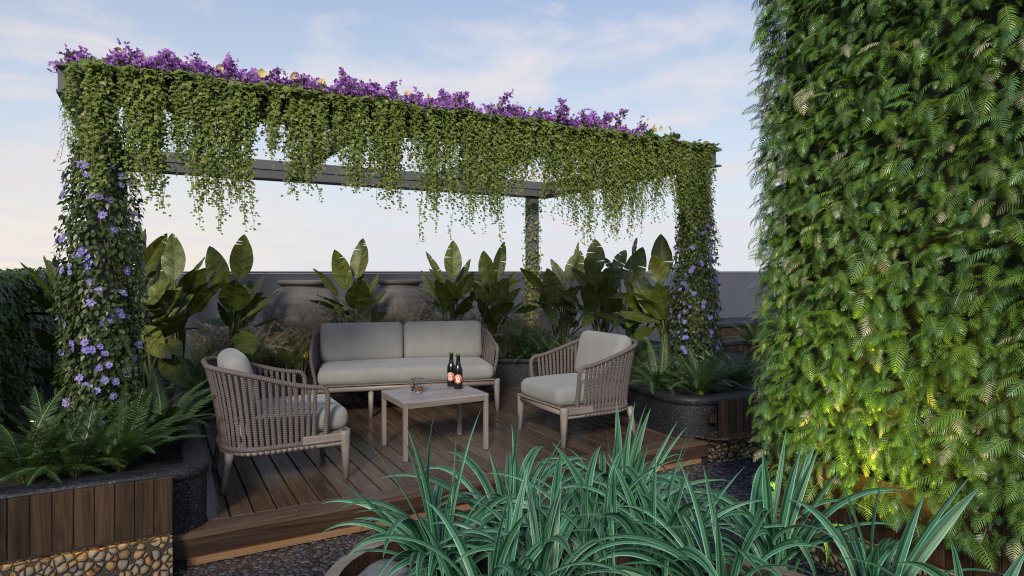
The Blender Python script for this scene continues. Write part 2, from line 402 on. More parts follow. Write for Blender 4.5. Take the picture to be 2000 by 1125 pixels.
def glassy(name, c, rough=0.02, ior=1.45, trans=1.0):
    k = NT(name); k.set(Base_Color=(*c, 1), Roughness=rough, IOR=ior, Transmission_Weight=trans); return k.m
m_glass = glassy('clear_glass', (0.97, 0.98, 0.98))
m_ice = glassy('ice', (0.9, 0.95, 1.0), 0.12, 1.31)
m_whisky = glassy('whisky', (0.75, 0.28, 0.05), 0.02, 1.34)
m_bottle = plain('dark_bottle_glass', (0.006, 0.008, 0.007), 0.06, 0.05, 3)
m_red = plain('label_red', (0.62, 0.03, 0.02), 0.45, 0.03)
m_white = plain('label_white', (0.78, 0.78, 0.74), 0.5, 0.03)
m_ink = plain('label_ink', (0.03, 0.03, 0.04), 0.5, 0.03)
m_gold = plain('label_gold', (0.5, 0.36, 0.1), 0.4, 0.03)
m_cap = plain('green_cap', (0.06, 0.22, 0.03), 0.3, 0.05, metal=0.4)

# ------------------------------------------------------------------ ground, deck, wall
gmb = MB(); gmb.add([[-200, -200, -0.2], [200, -200, -0.2], [200, 200, -0.2], [-200, 200, -0.2]], np.array([[0, 1, 2, 3]]))
tag(gmb.build('ground', m_floor), None, None, None, 'structure')

def chaikin(P, n=3):
    P = np.asarray(P, float)
    for _ in range(n):
        Q = np.empty((2 * len(P) - 2, P.shape[1])); Q[0::2] = 0.75 * P[:-1] + 0.25 * P[1:]; Q[1::2] = 0.25 * P[:-1] + 0.75 * P[1:]
        P = np.concatenate([P[:1], Q, P[-1:]])
    return P
INNER = chaikin([(-3.4, 3.95), (-0.5, 3.95), (0.02, 3.95), (0.27, 4.0), (0.28, 4.25), (0.27, 5.2), (0.27, 6.6), (0.4, 7.45), (1.0, 7.62), (1.9, 7.58), (3.2, 7.22), (3.9, 7.02), (4.3, 6.75), (4.32, 6.1), (4.15, 5.3), (4.0, 4.6), (3.93, 4.2), (4.1, 3.97), (4.6, 3.95), (7.2, 3.95)], 3)
dk = bpy.data.objects.new('deck', None); COL.objects.link(dk); dk['kind'] = 'structure'
mb = MB(); x = 0.14; i = 0
while x < 4.45:
    v1 = 7.7
    mb.box(x, x + 0.121, 4.105, v1, -0.03, 0.0, R.random(), bev=0.003); x += 0.131
mb.build('boards', m_deck, dk)
mb = MB(); mb.box(0.085, 4.16, 3.95, 4.098, -0.035, 0.001, 0.6, bev=0.004); mb.build('border_board', m_border, dk)
mb = MB(); mb.box(0.085, 4.16, 3.956, 3.98, -0.135, -0.0355, 0.35, bev=0.002); mb.build('fascia', m_fascia, dk)
mb = MB(); mb.box(0.1, 4.5, 4.02, 7.6, -0.2, -0.031); mb.build('underframe', m_black, dk)
mb = MB(); mb.box(0.16, 4.1, 3.985, 4.012, -0.195, -0.137, 0.9); mb.build('kick_board', wood('kick_wood', 0, [(0.25, (0.12, 0.065, 0.032)), (0.6, (0.2, 0.115, 0.06)), (0.9, (0.3, 0.18, 0.1))], 0.45), dk)
mb = MB(); mb.box(0.16, 4.1, 3.982, 3.998, -0.134, -0.126, 0.5)
mb.build('light_strip', emit('deck_led', (1.0, 0.6, 0.26), 10.0), dk)

# rooftop parapet
w = thing('parapet_wall', 'long plain grey rendered parapet wall behind the vases', 'wall', (0, 9.35, -0.2))
mb = MB(); mb.box(-14, 17, 0, 0.2, 0, 1.62, bev=0.004); mb.build('render_face', m_plaster, w)
mb = MB(); mb.box(-14, 17, -0.015, 0.215, 1.623, 1.65, bev=0.004); mb.build('coping', m_plaster, w)

# ------------------------------------------------------------------ granite planter round the deck
pl = thing('granite_planter', 'dark speckled granite planter kerb curving round three sides of the deck', 'planter', (2.0, 3.95, 0))
def sweep(path, prof):
    path = np.asarray(path, float); T = nrm(np.gradient(path, axis=0)); N = np.stack([-T[:, 1], T[:, 0]], -1)
    V = np.zeros((len(path), len(prof), 3))
    for j, (o, z) in enumerate(prof): V[:, j, :2] = path + N * o; V[:, j, 2] = z
    return V
ORG = np.array([2.0, 3.95, 0])
prof = [(0.012, -0.2), (0.008, 0.0), (0.004, 0.28), (0.006, 0.293), (-0.006, 0.298), (-0.012, 0.312), (-0.012, 0.335), (-0.004, 0.352), (0.012, 0.36), (0.115, 0.36), (0.13, 0.35), (0.13, 0.2)]
mb = MB(); V = sweep(INNER, prof); L = np.concatenate([[0], np.cumsum(np.linalg.norm(np.diff(INNER, axis=0), axis=1))])
mb.grid(V[:, :5]); weld(mb.build('kerb_wall', m_granite, pl, True, ORG))
mb = MB(); mb.grid(V[:, 4:]); weld(mb.build('kerb_rim', m_granite, pl, True, ORG))
T2 = nrm(np.gradient(INNER, axis=0)); soil_in = INNER + np.stack([-T2[:, 1], T2[:, 0]], -1) * 0.125
outer = []
for p in INNER:
    c = np.array([2.1, 5.4]); d = p - c
    if p[0] < 0.0: q = np.array([p[0] - 0.0, 9.3])
    elif p[0] > 4.6: q = np.array([p[0], 9.3])
    else:
        d = d / np.linalg.norm(d)
        if p[1] < 5.4: q = np.array([-0.95 if p[0] < 2 else 5.54, max(p[1] + 0.15, 4.2)])
        else:
            k = min(3.9 / max(d[1], 1e-3), 3.0 / max(abs(d[0]), 1e-3)); q = c + d * k
    outer.append(q)
outer = np.array(outer)
mb = MB()
soil = MB()
rowsV = []
for s_ in np.linspace(0, 1, 8):
    rowsV.append(np.stack([soil_in[:, 0] * (1 - s_) + outer[:, 0] * s_, soil_in[:, 1] * (1 - s_) + outer[:, 1] * s_, 0.3 + G.normal(0, 0.012, len(INNER))], -1))
soil.grid(np.stack(rowsV, 0))
soil.build('planting_soil', m_soil, pl, True, ORG)
mb = MB()
mb.box(5.55, 5.7, 4.1, 9.3, -0.2, 0.33, bev=0.01); mb.build('outer_kerb', m_granite, pl, False, ORG)

def clad_panel(name, label, x0, x1, y, z0, z1, end_cap=0):
    y = 3.862
    t = thing(name, label, 'planter', (x0 if end_cap > 0 else x1, y, -0.2))
    o = np.array([x0 if end_cap > 0 else x1, y, -0.2]); mb = MB(); n = 0; x = x1 if end_cap <= 0 else x0
    bw = 0.088
    while (x > x0 if end_cap <= 0 else x < x1):
        a, b = (x - bw + 0.004, x) if end_cap <= 0 else (x, x + bw - 0.004)
        mb.box(a, b, y, y + 0.032, z0, z1, R.random(), bev=0.0035); x += -bw if end_cap <= 0 else bw
    mb.build('board_cladding', m_panel, t, False, o)
    mb = MB(); mb.box(x0 + 0.004, x1 - 0.004, y + 0.006, y + 0.045, z0 + 0.0006, z1 - 0.004); mb.box(x0 + 0.001, x1 - 0.001, y + 0.003, y + 0.0058, z0 - 0.008, z0 + 0.003); mb.build('backing', m_black, t, False, o)
    return t, o
LPx = 0.088
t, o = clad_panel('clad_planter_front', 'dark vertical wood cladding above pebble base at left front', -3.2, LPx, 3.88, 0.058, 0.352)
mb = MB(); mb.grid(sweep([(-3.2, 3.89), (-1.6, 3.89), (LPx - 0.002, 3.89)], [(0.06, 0.03), (-0.006, 0.03), (-0.014, 0.02), (-0.09, -0.2)])); mb.add([[LPx - 0.002, 3.8, -0.2], [LPx - 0.002, 3.95, -0.2], [LPx - 0.002, 3.95, 0.03], [LPx - 0.002, 3.884, 0.03], [LPx - 0.002, 3.876, 0.02]], np.array([[0, 1, 2, 3, 4]])); mb.build('pebble_base', m_pwall, t, False, o)
mb = MB(); mb.box(-3.2, LPx - 0.01, 3.87, 3.88, 0.0525, 0.0575); mb.build('light_strip', m_led, t, False, o)
t, o = clad_panel('clad_planter_front', 'short dark wood cladding panel with square end above golden pebbles', 4.215, 6.6, 3.88, 0.045, 0.345, 1)
E = chaikin([(6.6, 3.86), (4.6, 3.86), (4.22, 3.87), (4.13, 3.98), (4.17, 4.12)], 3)
mb = MB(); V = sweep(E, [(-0.05, -0.2), (0.012, 0.0), (0.02, 0.022), (0.03, 0.03), (0.09, 0.03)]); V[..., :2] = np.stack([V[..., 0], V[..., 1]], -1)
mb.grid(V); weld(mb.build('pebble_base', m_pwall, t, True, o))
mb = MB(); mb.box(4.24, 6.6, 3.87, 3.88, 0.0395, 0.0445); mb.build('light_strip', emit('panel_led', (1.0, 0.58, 0.18), 12.0), t, False, o)
mb = MB(); mb.box(4.15, 4.2135, 3.915, 3.95, 0.15, 0.215, 0.7, bev=0.003); mb.build('batten_end', m_panel, t, False, o)

# far planter beyond the right column
t = thing('clad_planter_front', 'low wood clad planter against the wall at the far right', 'planter', (6.6, 6.94, -0.2)); o = np.array([6.6, 6.94, -0.2])
mb = MB(); x = 6.0
while x < 10.5: mb.box(x, x + 0.06, 6.94, 6.97, -0.08, 0.3, R.random(), bev=0.003); x += 0.066
mb.build('board_cladding', m_panel, t, False, o)
mb = MB(); mb.box(5.98, 10.6, 6.92, 7.2, 0.302, 0.365, bev=0.012); mb.build('stone_rim', m_granite, t, False, o)
mb = MB(); mb.box(5.98, 10.6, 6.98, 7.19, -0.2, 0.3); mb.build('planter_core', m_granite, t, False, o)
t = thing('raised_planter', 'small raised planter box behind the far wood clad planter', 'planter', (8.6, 7.7, -0.2)); o = np.array([8.6, 7.7, -0.2])
mb = MB(); mb.box(8.35, 10, 7.7, 8.6, -0.2, 0.5, 0.4, bev=0.01); mb.build('box_side', m_panel, t, False, o)
mb = MB(); mb.box(8.3, 10.05, 7.66, 8.65, 0.502, 0.56, bev=0.01); mb.build('stone_rim', m_granite, t, False, o)

# ------------------------------------------------------------------ vases
def vase(px, label, s=1.0):
    x, Y = atv(px, 8.35)
    t = thing('large_vase', label, 'vase', (x, 8.35, 0.0), 0, 'big vases by the back wall')
    body = [(0.24, 0.28), (0.34, 0.4), (0.45, 0.62), (0.51, 0.82), (0.515, 0.93), (0.485, 1.06), (0.42, 1.16), (0.335, 1.225), (0.285, 1.25), (0.278, 1.265)]
    P = chaikin([(a * 0.93, b) for a, b in body], 2); mb = MB(); mb.lathe(P, 56); mb.build('vase_body', m_vase, t, True)
    rim = [(0.278, 1.262), (0.29, 1.268), (0.33, 1.288), (0.345, 1.296), (0.347, 1.33), (0.34, 1.336), (0.3, 1.336), (0.285, 1.325), (0.27, 1.2)]
    mb = MB(); mb.lathe([(a * 0.9, b) for a, b in rim], 56); mb.build('vase_rim', m_vase, t, False)
vase(592, 'big pitted concrete vase behind the left end of the sofa')
vase(781, 'big pitted concrete vase with warm glow on its right shoulder')

# ------------------------------------------------------------------ pergola
UL, UR, VF, VB, ZB, ZT = -0.53, 5.27, 4.83, 8.33, 2.565, 2.75
pg = thing('pergola', 'dark steel pergola frame over the deck smothered in ivy', 'pergola', (UL + 0.18, VF + 0.12, 0)); PO = np.array([UL + 0.18, VF + 0.12, 0])
def beam(mb, a, b, axis, c, w=0.25, inset=0.1, z0=ZB, z1=ZT):
    def bx(lo, hi, za, zb):
        if axis == 0: mb.box(a, b, lo, hi, za, zb)
        else: mb.box(lo, hi, a, b, za, zb)
    bx(c - w / 2, c + w / 2, z0, z0 + 0.018); bx(c - w / 2, c + w / 2, z1 - 0.018, z1)
    bx(c - 0.045, c + 0.045, z0 + 0.0185, z1 - 0.0185)
cf, cb, cl, cr = VF + 0.125, VB - 0.125, UL + 0.125, UR - 0.125
for nm, a, b, ax, c in (('front_beam', UL, UR, 0, cf), ('rear_beam', UL, UR, 0, cb)):
    mb = MB(); beam(mb, a, b, ax, c); mb.build(nm, m_metal, pg, False, PO)
for c in (cl, cr):
    mb = MB(); beam(mb, cf + 0.126, cb - 0.126, 1, c); mb.build('side_beam', m_metal, pg, False, PO)
for c in (1.45, 3.25):
    mb = MB(); beam(mb, cf + 0.126, cb - 0.126, 1, c, 0.12, z0=ZB + 0.01, z1=ZT - 0.02); mb.build('rafter', m_metal, pg, False, PO)
mb = MB(); mb.box(UL + 0.26, UR - 0.26, cb - 0.5, cb - 0.42, ZB + 0.05, ZT - 0.03); mb.build('purlin', m_metal, pg, False, PO)
POSTS = [(-0.3, cf + 0.0), (4.99, cf), (-0.33, cb), (4.95, cb)]
for (x, y) in POSTS:
    mb = MB(); mb.box(x - 0.075, x + 0.075, y - 0.075, y + 0.075, -0.2, ZB - 0.0005, bev=0.004); mb.build('post', m_metal, pg, False, PO)
mb = MB(); mb.box(UL + 0.1, UR - 0.1, cf - 0.06, cf + 0.12, ZT + 0.001, ZT + 0.03); mb.build('flower_trough', m_black, pg, False, PO)

# ------------------------------------------------------------------ furniture
def ucurve(a, xf_, xr, Rr, n):
    pts = [(xf_, -a)]
    for k in range(9): an = PI * 1.5 - k / 8 * PI / 2; pts.append((xr + Rr + Rr * math.cos(an), -a + Rr + Rr * math.sin(an)))
    pts += [(x, -y) for x, y in pts[::-1]]
    P = np.array(pts); L = np.concatenate([[0], np.cumsum(np.linalg.norm(np.diff(P, axis=0), axis=1))])
    t = np.linspace(0, L[-1], n)
    return np.stack([np.interp(t, L, P[:, 0]), np.interp(t, L, P[:, 1])], -1)
def seat_unit(name, label, cat, loc, rz, hw, nback, group=None, midleg=None, R_b=0.22):
    t = thing(name, label, cat, loc, rz, group)
    xf_, xr = 0.21, -0.38
    def base(n): return ucurve(hw - 0.015, xf_, xr, R_b, n)
    def rim(n): return ucurve(hw + 0.03, xf_ + 0.01, xr - 0.1, R_b + 0.05, n)
    def zr(p):
        k = np.clip((xf_ - p[:, 0]) / (xf_ - xr + 0.1), 0, 1); return 0.655 + 0.165 * (k * k * (3 - 2 * k)) * 0.6 + 0.165 * 0.4 * k
    r = rim(120); rp = np.column_stack([r, zr(r)])
    b = base(120)
    # rim tube with rounded ends running down the arm fronts
    def front(sgn):
        y0, y1 = sgn * (hw + 0.03), sgn * (hw - 0.015)
        z0 = 0.65
        return [(xf_ + 0.035, y0, z0 - 0.012), (xf_ + 0.05, y0 - sgn * 0.002, z0 - 0.045), (xf_ + 0.05, y0 - sgn * 0.01, 0.52), (xf_ + 0.045, y1, 0.36), (xf_ + 0.042, y1, 0.255)]
    fl = front(-1); fr = front(1)
    P = np.concatenate([np.array(fl[::-1]), rp, np.array(fr)])
    P = chaikin(P, 1)
    mb = MB(); mb.tube(P, 0.0175, 10); mb.build('rope_rim', m_rope, t, True)
    # ropes
    per = np.linalg.norm(np.diff(r, axis=0), axis=1).sum(); n = int(per / 0.043)
    rr, bb = rim(n + 2)[1:-1], base(n + 2)[1:-1]
    mb = MB()
    for k in range(n):
        A = np.array([*rr[k], zr(rr[k:k + 1])[0]]); B = np.array([*bb[k], 0.262])
        tn = nrm(np.array([*(rr[min(k + 1, n - 1)] - rr[max(k - 1, 0)]), 0.0])); nn = np.cross(tn, nrm(A - B))
        for s0, s1, w, th in ((0.0, 1.0, 0.0125, 0.0055),):
            ring = [(-1, -1), (-0.8, 1), (0.8, 1), (1, -1)]
            m = 7; V = []; uv = []
            for i in range(m):
                f = i / (m - 1); c = A * (1 - f) + B * f - 0.0 * nn
                bow = 0.012 * math.sin(PI * f)
                for (e, g) in [(-1, -.6), (-1, .6), (-.6, 1), (.6, 1), (1, .6), (1, -.6), (.6, -1), (-.6, -1)]:
                    V.append(c + nn * (bow + g * th) + tn * e * w); uv.append((0.3, f * 0.5))
            i, j = np.meshgrid(np.arange(m - 1), np.arange(8), indexing='ij'); j2 = (j + 1) % 8
            mb.add(V, np.stack([i * 8 + j, i * 8 + j2, (i + 1) * 8 + j2, (i + 1) * 8 + j], -1).reshape(-1, 4), R.random(), uv)
    mb.build('rope_weave', m_rope, t, True)
    # rope loops wrapped over the base rail
    mb = MB(); bz = np.column_stack([base(90), np.full(90, 0.275)]); mb.tube(bz, 0.018, 8, sx=1.0); 
    for k in range(n):
        B = np.array([*bb[k], 0.0]); tn = nrm(np.array([*(bb[min(k + 1, n - 1)] - bb[max(k - 1, 0)]), 0.0])); nn = np.array([tn[1], -tn[0], 0])
        mb.tube([B + nn * -0.02 + UP * 0.25, B + nn * 0.022 + UP * 0.25, B + nn * 0.024 + UP * 0.30, B + nn * 0.01 + UP * 0.325], 0.0115, 6)
    mb.build('rope_band', m_rope, t, True)
    # timber frame
    mb = MB()
    bz = np.column_stack([ucurve(hw - 0.02, 0.38, xr + 0.015, R_b, 80), np.full(80, 0.246)]); mb.tube(bz, 0.016, 10, sx=1.4)
    mb.build('seat_ring', m_teakx, t, True)
    mb = MB(); zc = 0.292
    mb.tube([(0.385, -hw + 0.02, zc), (0.392, 0, zc), (0.385, hw - 0.02, zc)], 0.03, 12, sx=1.0); mb.build('front_rail', m_teaky, t, True)
    mb = MB()
    for sg in (-1, 1):
        mb.box(0.1, 0.37, sg * (hw - 0.012) - 0.02, sg * (hw - 0.012) + 0.02, 0.266, 0.322, bev=0.006)
    mb.box(0.36, 0.43, -hw + 0.02, hw - 0.02, 0.3235, 0.333, bev=0.004)
    mb.box(-0.3, 0.36, -hw + 0.05, hw - 0.05, 0.285, 0.322); mb.build('seat_deck', m_teakx, t)
    for sg in (-1, 1):
        mb = MB()
        V = []
        for (z, w, x, y) in ((0.0, 0.019, 0.395, hw - 0.005), (0.2, 0.026, 0.39, hw - 0.008), (0.275, 0.031, 0.388, hw - 0.01), (0.32, 0.034, 0.385, hw - 0.012), (0.333, 0.03, 0.385, hw - 0.012)):
            V.append((x, sg * y, z, w))
        V = np.array(V); mb.tube(V[:, :3], V[:, 3] * 1.15, 8); mb.build('leg', m_teak, t, True)
        mb = MB(); yb = hw - 0.08
        V = np.array([(-0.4, sg * (yb + 0.015), 0.0, 0.016), (-0.375, sg * (yb + 0.006), 0.14, 0.021), (-0.35, sg * yb, 0.255, 0.027)]); mb.tube(V[:, :3], V[:, 3] * 1.15, 8); mb.build('leg', m_teak, t, True)
    if midleg is not None:
        mb = MB(); mb.tube([(0.37, midleg, 0), (0.365, midleg, 0.27)], [0.021, 0.03], 8); mb.build('leg', m_teak, t, True)
    # cushions
    M = Matrix.Translation((0.055, 0, 0.408))
    c = pillow(0.375, hw - 0.04, 0.075, 0.062, 0.026, 17, M).build('seat_cushion', m_fabric, t, True); weld(c, 0.002)
    mb = MB(); zz = 0.455
    yh, x0, x1 = hw - 0.052, -0.3, 0.415
    seam = chaikin([(x0, -yh, zz), (x1 - 0.03, -yh, zz), (x1, -yh + 0.03, zz), (x1, yh - 0.03, zz), (x1 - 0.03, yh, zz), (x0, yh, zz)], 2)
    mb.tube(seam, 0.0028, 6); mb.build('piping', m_piping, c, True)
    wb = (2 * hw - 0.07) / nback
    for k in range(nback):
        yc = -hw + 0.035 + wb * (k + 0.5)
        M = Matrix.Translation((-0.27, yc, 0.675)) @ Matrix.Rotation(rad(-13), 4, 'Y') @ Matrix.Rotation(PI / 2, 4, 'Y')
        c = pillow(0.215, wb / 2 - 0.003, 0.072, 0.06, 0.03, 15, M, 0.25).build('back_cushion', m_fabric, t, True); weld(c, 0.002)
    return t
seat_unit('armchair', 'left rope armchair seen from its side, facing right beside the ferns', 'armchair', (0.783, 4.83, 0.001), 0, 0.36, 1, 'rope armchairs')
seat_unit('armchair', 'right rope armchair with its seat open towards the coffee table', 'armchair', (3.31, 4.69, 0.001), PI, 0.36, 1, 'rope armchairs')
seat_unit('sofa', 'two seat sofa with grey cushions and taupe rope arms', 'sofa', (2.336, 6.485, 0.001), rad(-105), 0.92, 2, None, -0.37, 0.3)

tb = thing('coffee_table', 'small weathered wood coffee table holding a drink and two bottles', 'coffee table', (2.016, 4.9, 0.001)); 
hx, hy, hz = 0.362, 0.277, 0.455
mb = MB(); mb.box(-hx, hx, -hy, hy, hz - 0.02, hz, bev=0.003); mb.build('tabletop', m_table, tb)
mb = MB()
for sg in (-1, 1):
    mb.box(-hx + 0.036, hx - 0.036, sg * (hy - 0.013) - 0.012, sg * (hy - 0.013) + 0.012, hz - 0.055, hz - 0.0205)
    mb.box(sg * (hx - 0.014) - 0.012, sg * (hx - 0.014) + 0.012, -hy + 0.036, hy - 0.036, hz - 0.055, hz - 0.0205)
mb.build('apron', m_teakx, tb)
for sx_ in (-1, 1):
    for sy_ in (-1, 1):
        mb = MB(); mb.box(sx_ * (hx - 0.018) - 0.0165, sx_ * (hx - 0.018) + 0.0165, sy_ * (hy - 0.018) - 0.0165, sy_ * (hy - 0.018) + 0.0165, 0, hz - 0.0205, bev=0.002); mb.build('leg', m_teak, tb)

# bottles with round labels
def text_mesh(ch, size):
    cu = bpy.data.curves.new('glyph', 'FONT'); cu.body = ch; cu.size = size; cu.align_x = 'CENTER'; cu.align_y = 'CENTER'; cu.resolution_u = 2; cu.offset = size * 0.02
    ob = bpy.data.objects.new('glyph', cu); COL.objects.link(ob)
    dg = bpy.context.evaluated_depsgraph_get(); me = bpy.data.meshes.new_from_object(ob.evaluated_get(dg))
    v = np.array([p.co[:] for p in me.vertices]); f = [list(p.vertices) for p in me.polygons]
    bpy.data.objects.remove(ob); bpy.data.curves.remove(cu); bpy.data.meshes.remove(me)
    return v, f
RB = 0.0365
def wrap(v, zc, r):           # flat label coordinates (x,y) onto the bottle's front (-y side)
    a = v[:, 0] / r; return np.stack([r * np.sin(a), -r * np.cos(a), zc + v[:, 1]], -1)
def disc(r0, r1, n=40, rings=7):
    V = []
    for q in np.linspace(r0, r1, rings):
        for k in range(n): V.append((q * math.cos(k * 2 * PI / n), q * math.sin(k * 2 * PI / n), 0))
    i, j = np.meshgrid(np.arange(rings - 1), np.arange(n), indexing='ij'); j2 = (j + 1) % n
    return np.array(V), np.stack([i * n + j, (i + 1) * n + j, (i + 1) * n + j2, i * n + j2], -1).reshape(-1, 4)
def bottle(label, p, rz):
    t = thing('beer_bottle', label, 'bottle', p, rz, 'bottles on the coffee table')
    pr = [(0.0, 0.0), (0.033, 0.0), (0.0365, 0.004), (0.0365, 0.155), (0.035, 0.168), (0.029, 0.185), (0.0215, 0.205), (0.0175, 0.235), (0.0155, 0.272), (0.0175, 0.273), (0.0175, 0.281), (0.0148, 0.282), (0.0148, 0.288), (0.0, 0.288)]
    mb = MB(); mb.lathe(pr, 36); mb.build('glass_body', m_bottle, t, True)
    mb = MB(); n = 42; V = []
    for z, a, b in ((0.284, 0.0178, 0.0192), (0.291, 0.0172, 0.0180), (0.2955, 0.0165, 0.0165), (0.2972, 0.012, 0.012), (0.2975, 0.0005, 0.0005)):
        for k in range(n): q = a if k % 2 else b; V.append((q * math.cos(k * 2 * PI / n), q * math.sin(k * 2 * PI / n), z))
    i, j = np.meshgrid(np.arange(4), np.arange(n), indexing='ij'); j2 = (j + 1) % n
    mb.add(V, np.stack([i * n + j, i * n + j2, (i + 1) * n + j2, (i + 1) * n + j], -1).reshape(-1, 4)); mb.build('bottle_cap', m_cap, t)
    zc = 0.088
    mb = MB(); v, f = disc(0.0345, 0.0375); mb.add(wrap(v, zc, RB + 0.0004), f); lb = mb.build('label_border', m_gold, t, True)
    mb = MB(); v, f = disc(0.0165, 0.0345); mb.add(wrap(v, zc, RB + 0.0005), f); lr = mb.build('red_label', m_red, t, True)
    mb = MB(); v, f = disc(0.0, 0.0165); mb.add(wrap(v, zc, RB + 0.0006), f); mb.build('label_centre', m_white, lr, True)
    # dark upright emblem in the middle
    mb = MB()
    for (x, y, a, b) in ((0, 0.004, 0.0045, 0.0055), (0, -0.006, 0.0035, 0.005), (-0.007, 0.0, 0.0018, 0.005), (0.007, 0.0, 0.0018, 0.005)):
        v, f = disc(0.0, 1.0, 16, 2); v = v * [a, b, 1] + [x, y, 0]; mb.add(wrap(v, zc, RB + 0.0009), f)
    mb.build('label_emblem', m_ink, lr)
    mb = MB()
    for word, a0, a1, up in (('IRON', 168, 103, True), ('CITY', 77, 12, True), ('BEER', 233, 307, False)):
        for k, ch in enumerate(word):
            a = rad(a0 + (a1 - a0) * k / (len(word) - 1)); v, fs = text_mesh(ch, 0.0165)
            ro = a - PI / 2 if up else a + PI / 2
            c, s_ = math.cos(ro), math.sin(ro)
            v2 = np.stack([v[:, 0] * c - v[:, 1] * s_ + 0.0255 * math.cos(a), v[:, 0] * s_ + v[:, 1] * c + 0.0255 * math.sin(a), 0 * v[:, 0]], -1)
            by = {}
            for f in fs: by.setdefault(len(f), []).append(f)
            mb.add(wrap(v2, zc, RB + 0.0010), [np.array(q) for q in by.values()])
    mb.build('lettering', m_white, lr)
ZTB = 0.4565
bottle('dark beer bottle with round red label, nearer of the pair on the table', atz(895, 759, ZTB), rad(-28))
bottle('dark beer bottle half hidden behind the nearer bottle on the table', atz(881.5, 754, ZTB), rad(-38))
g = thing('whisky_glass', 'round tumbler of amber whisky with ice on the coffee table', 'glass', atz(815, 766, ZTB))
mb = MB(); mb.lathe(chaikin([(0.0, 0.0), (0.036, 0.0), (0.043, 0.004), (0.052, 0.022), (0.056, 0.05), (0.055, 0.085), (0.05, 0.112), (0.049, 0.114), (0.047, 0.112), (0.052, 0.085), (0.053, 0.05), (0.049, 0.026), (0.04, 0.016), (0.0, 0.016)], 2), 40); mb.build('tumbler', m_glass, g, True)
mb = MB(); mb.lathe([(0.0, 0.0165), (0.0395, 0.0165), (0.0486, 0.0265), (0.0522, 0.046), (0.0522, 0.047), (0.0, 0.047)], 40); mb.build('whisky', m_whisky, g, True)
for k in range(3):
    M = Matrix.Translation(((-0.018, 0.016, 0.004)[k], (0.0, 0.014, -0.016)[k], 0.052 + 0.008 * k)) @ Matrix.Rotation(0.5 + k, 4, 'Z') @ Matrix.Rotation(0.4 * (k + 1), 4, 'X')
    weld(pillow(0.015, 0.015, 0.015, 0.004, 0.0, 5, M).build('ice_cube', m_ice, g, True))

# ------------------------------------------------------------------ leaf templates
IVY_V = np.array([[0, 0, 0], [-0.34, 0.02, -0.05], [-0.52, 0.34, -0.1], [-0.24, 0.5, -0.01], [0, 1.0, -0.14], [0.24, 0.5, -0.01], [0.52, 0.34, -0.1], [0.34, 0.02, -0.05], [0, 0.42, 0.05]])
IVY_F = np.array([[8, 0, 1], [8, 1, 2], [8, 2, 3], [8, 3, 4], [8, 4, 5], [8, 5, 6], [8, 6, 7], [8, 7, 0]])
OV_V = np.array([[0, 0, 0], [-0.26, 0.22, 0.05], [-0.32, 0.48, 0.03], [-0.17, 0.8, -0.02], [0, 1.05, -0.1], [0.17, 0.8, -0.02], [0.32, 0.48, 0.03], [0.26, 0.22, 0.05], [0, 0.3, -0.02], [0, 0.7, -0.06]])
OV_F = [np.array([[0, 8, 1, 1], [8, 9, 3, 2]])[:0], np.array([[8, 9, 3, 2], [9, 8, 6, 5]]), np.array([[0, 8, 1], [1, 8, 2], [3, 9, 4], [0, 7, 8], [7, 6, 8], [5, 4, 9]])]
OV_F = OV_F[1:]
SM_V = np.array([[0, 0, 0], [-0.28, 0.45, 0.04], [0, 1, -0.08], [0.28, 0.45, 0.04], [0, 0.45, -0.03]])
SM_F = np.array([[0, 4, 1], [1, 4, 2], [0, 3, 4], [3, 2, 4]])

def frond_template(pairs, plen, droop, seed, curl=0.25, width=0.11, narrow=0.0):
    r = random.Random(seed); V = []; Q = []; Tn = []; uv = []
    n = pairs + 2
    def axis(t): return np.array([0.05 * math.sin(2.5 * t + seed) * t, (math.sin(min(droop * t, 3)) / droop) if droop > 1e-3 else t, -(1 - math.cos(min(droop * t, 3))) / droop if droop > 1e-3 else 0])
    for i in range(1, pairs + 1):
        t = 0.12 + 0.87 * i / pairs; a = axis(t); d = nrm(axis(min(t + 0.02, 1.02)) - axis(t - 0.02)); nn = nrm(np.cross([1, 0, 0], d))
        k = math.sin(PI * (0.12 + 0.86 * (i / pairs) ** 0.85)) ** 0.75 * plen * (1 - narrow * i / pairs)
        for sg in (-1, 1):
            ln = k * r.uniform(0.88, 1.08); an = 0.42 + 0.35 * i / pairs + r.uniform(-0.06, 0.06)
            dr = nrm(np.array([sg * math.cos(an), 0, 0]) + d * math.sin(an) + nn * r.uniform(-0.12, 0.06))
            pw = width * 1.0
            w = d * pw * 0.5
            m = a + dr * ln * 0.5 - nn * curl * 0.12 * ln; e = a + dr * ln + d * ln * 0.12 - nn * curl * 0.5 * ln
            b = len(V)
            V += [a - w * 0.8, a + w * 0.8, m + w * 0.95, m - w * 0.95, e]
            Q.append([b, b + 1, b + 2, b + 3] if sg > 0 else [b, b + 3, b + 2, b + 1]); Tn.append([b + 3, b + 2, b + 4] if sg > 0 else [b + 3, b + 4, b + 2])
    RV = []; 
    for i in range(9):
        t = i / 8; a = axis(t); w = 0.012 * (1 - 0.7 * t); RV += [a + np.array([-w, 0, 0.008]), a + np.array([w, 0, 0.008])]
    RF = [[2 * i, 2 * i + 1, 2 * i + 3, 2 * i + 2] for i in range(8)]
    return np.array(V), [np.array(Q), np.array(Tn)], np.array(RV), np.array(RF)

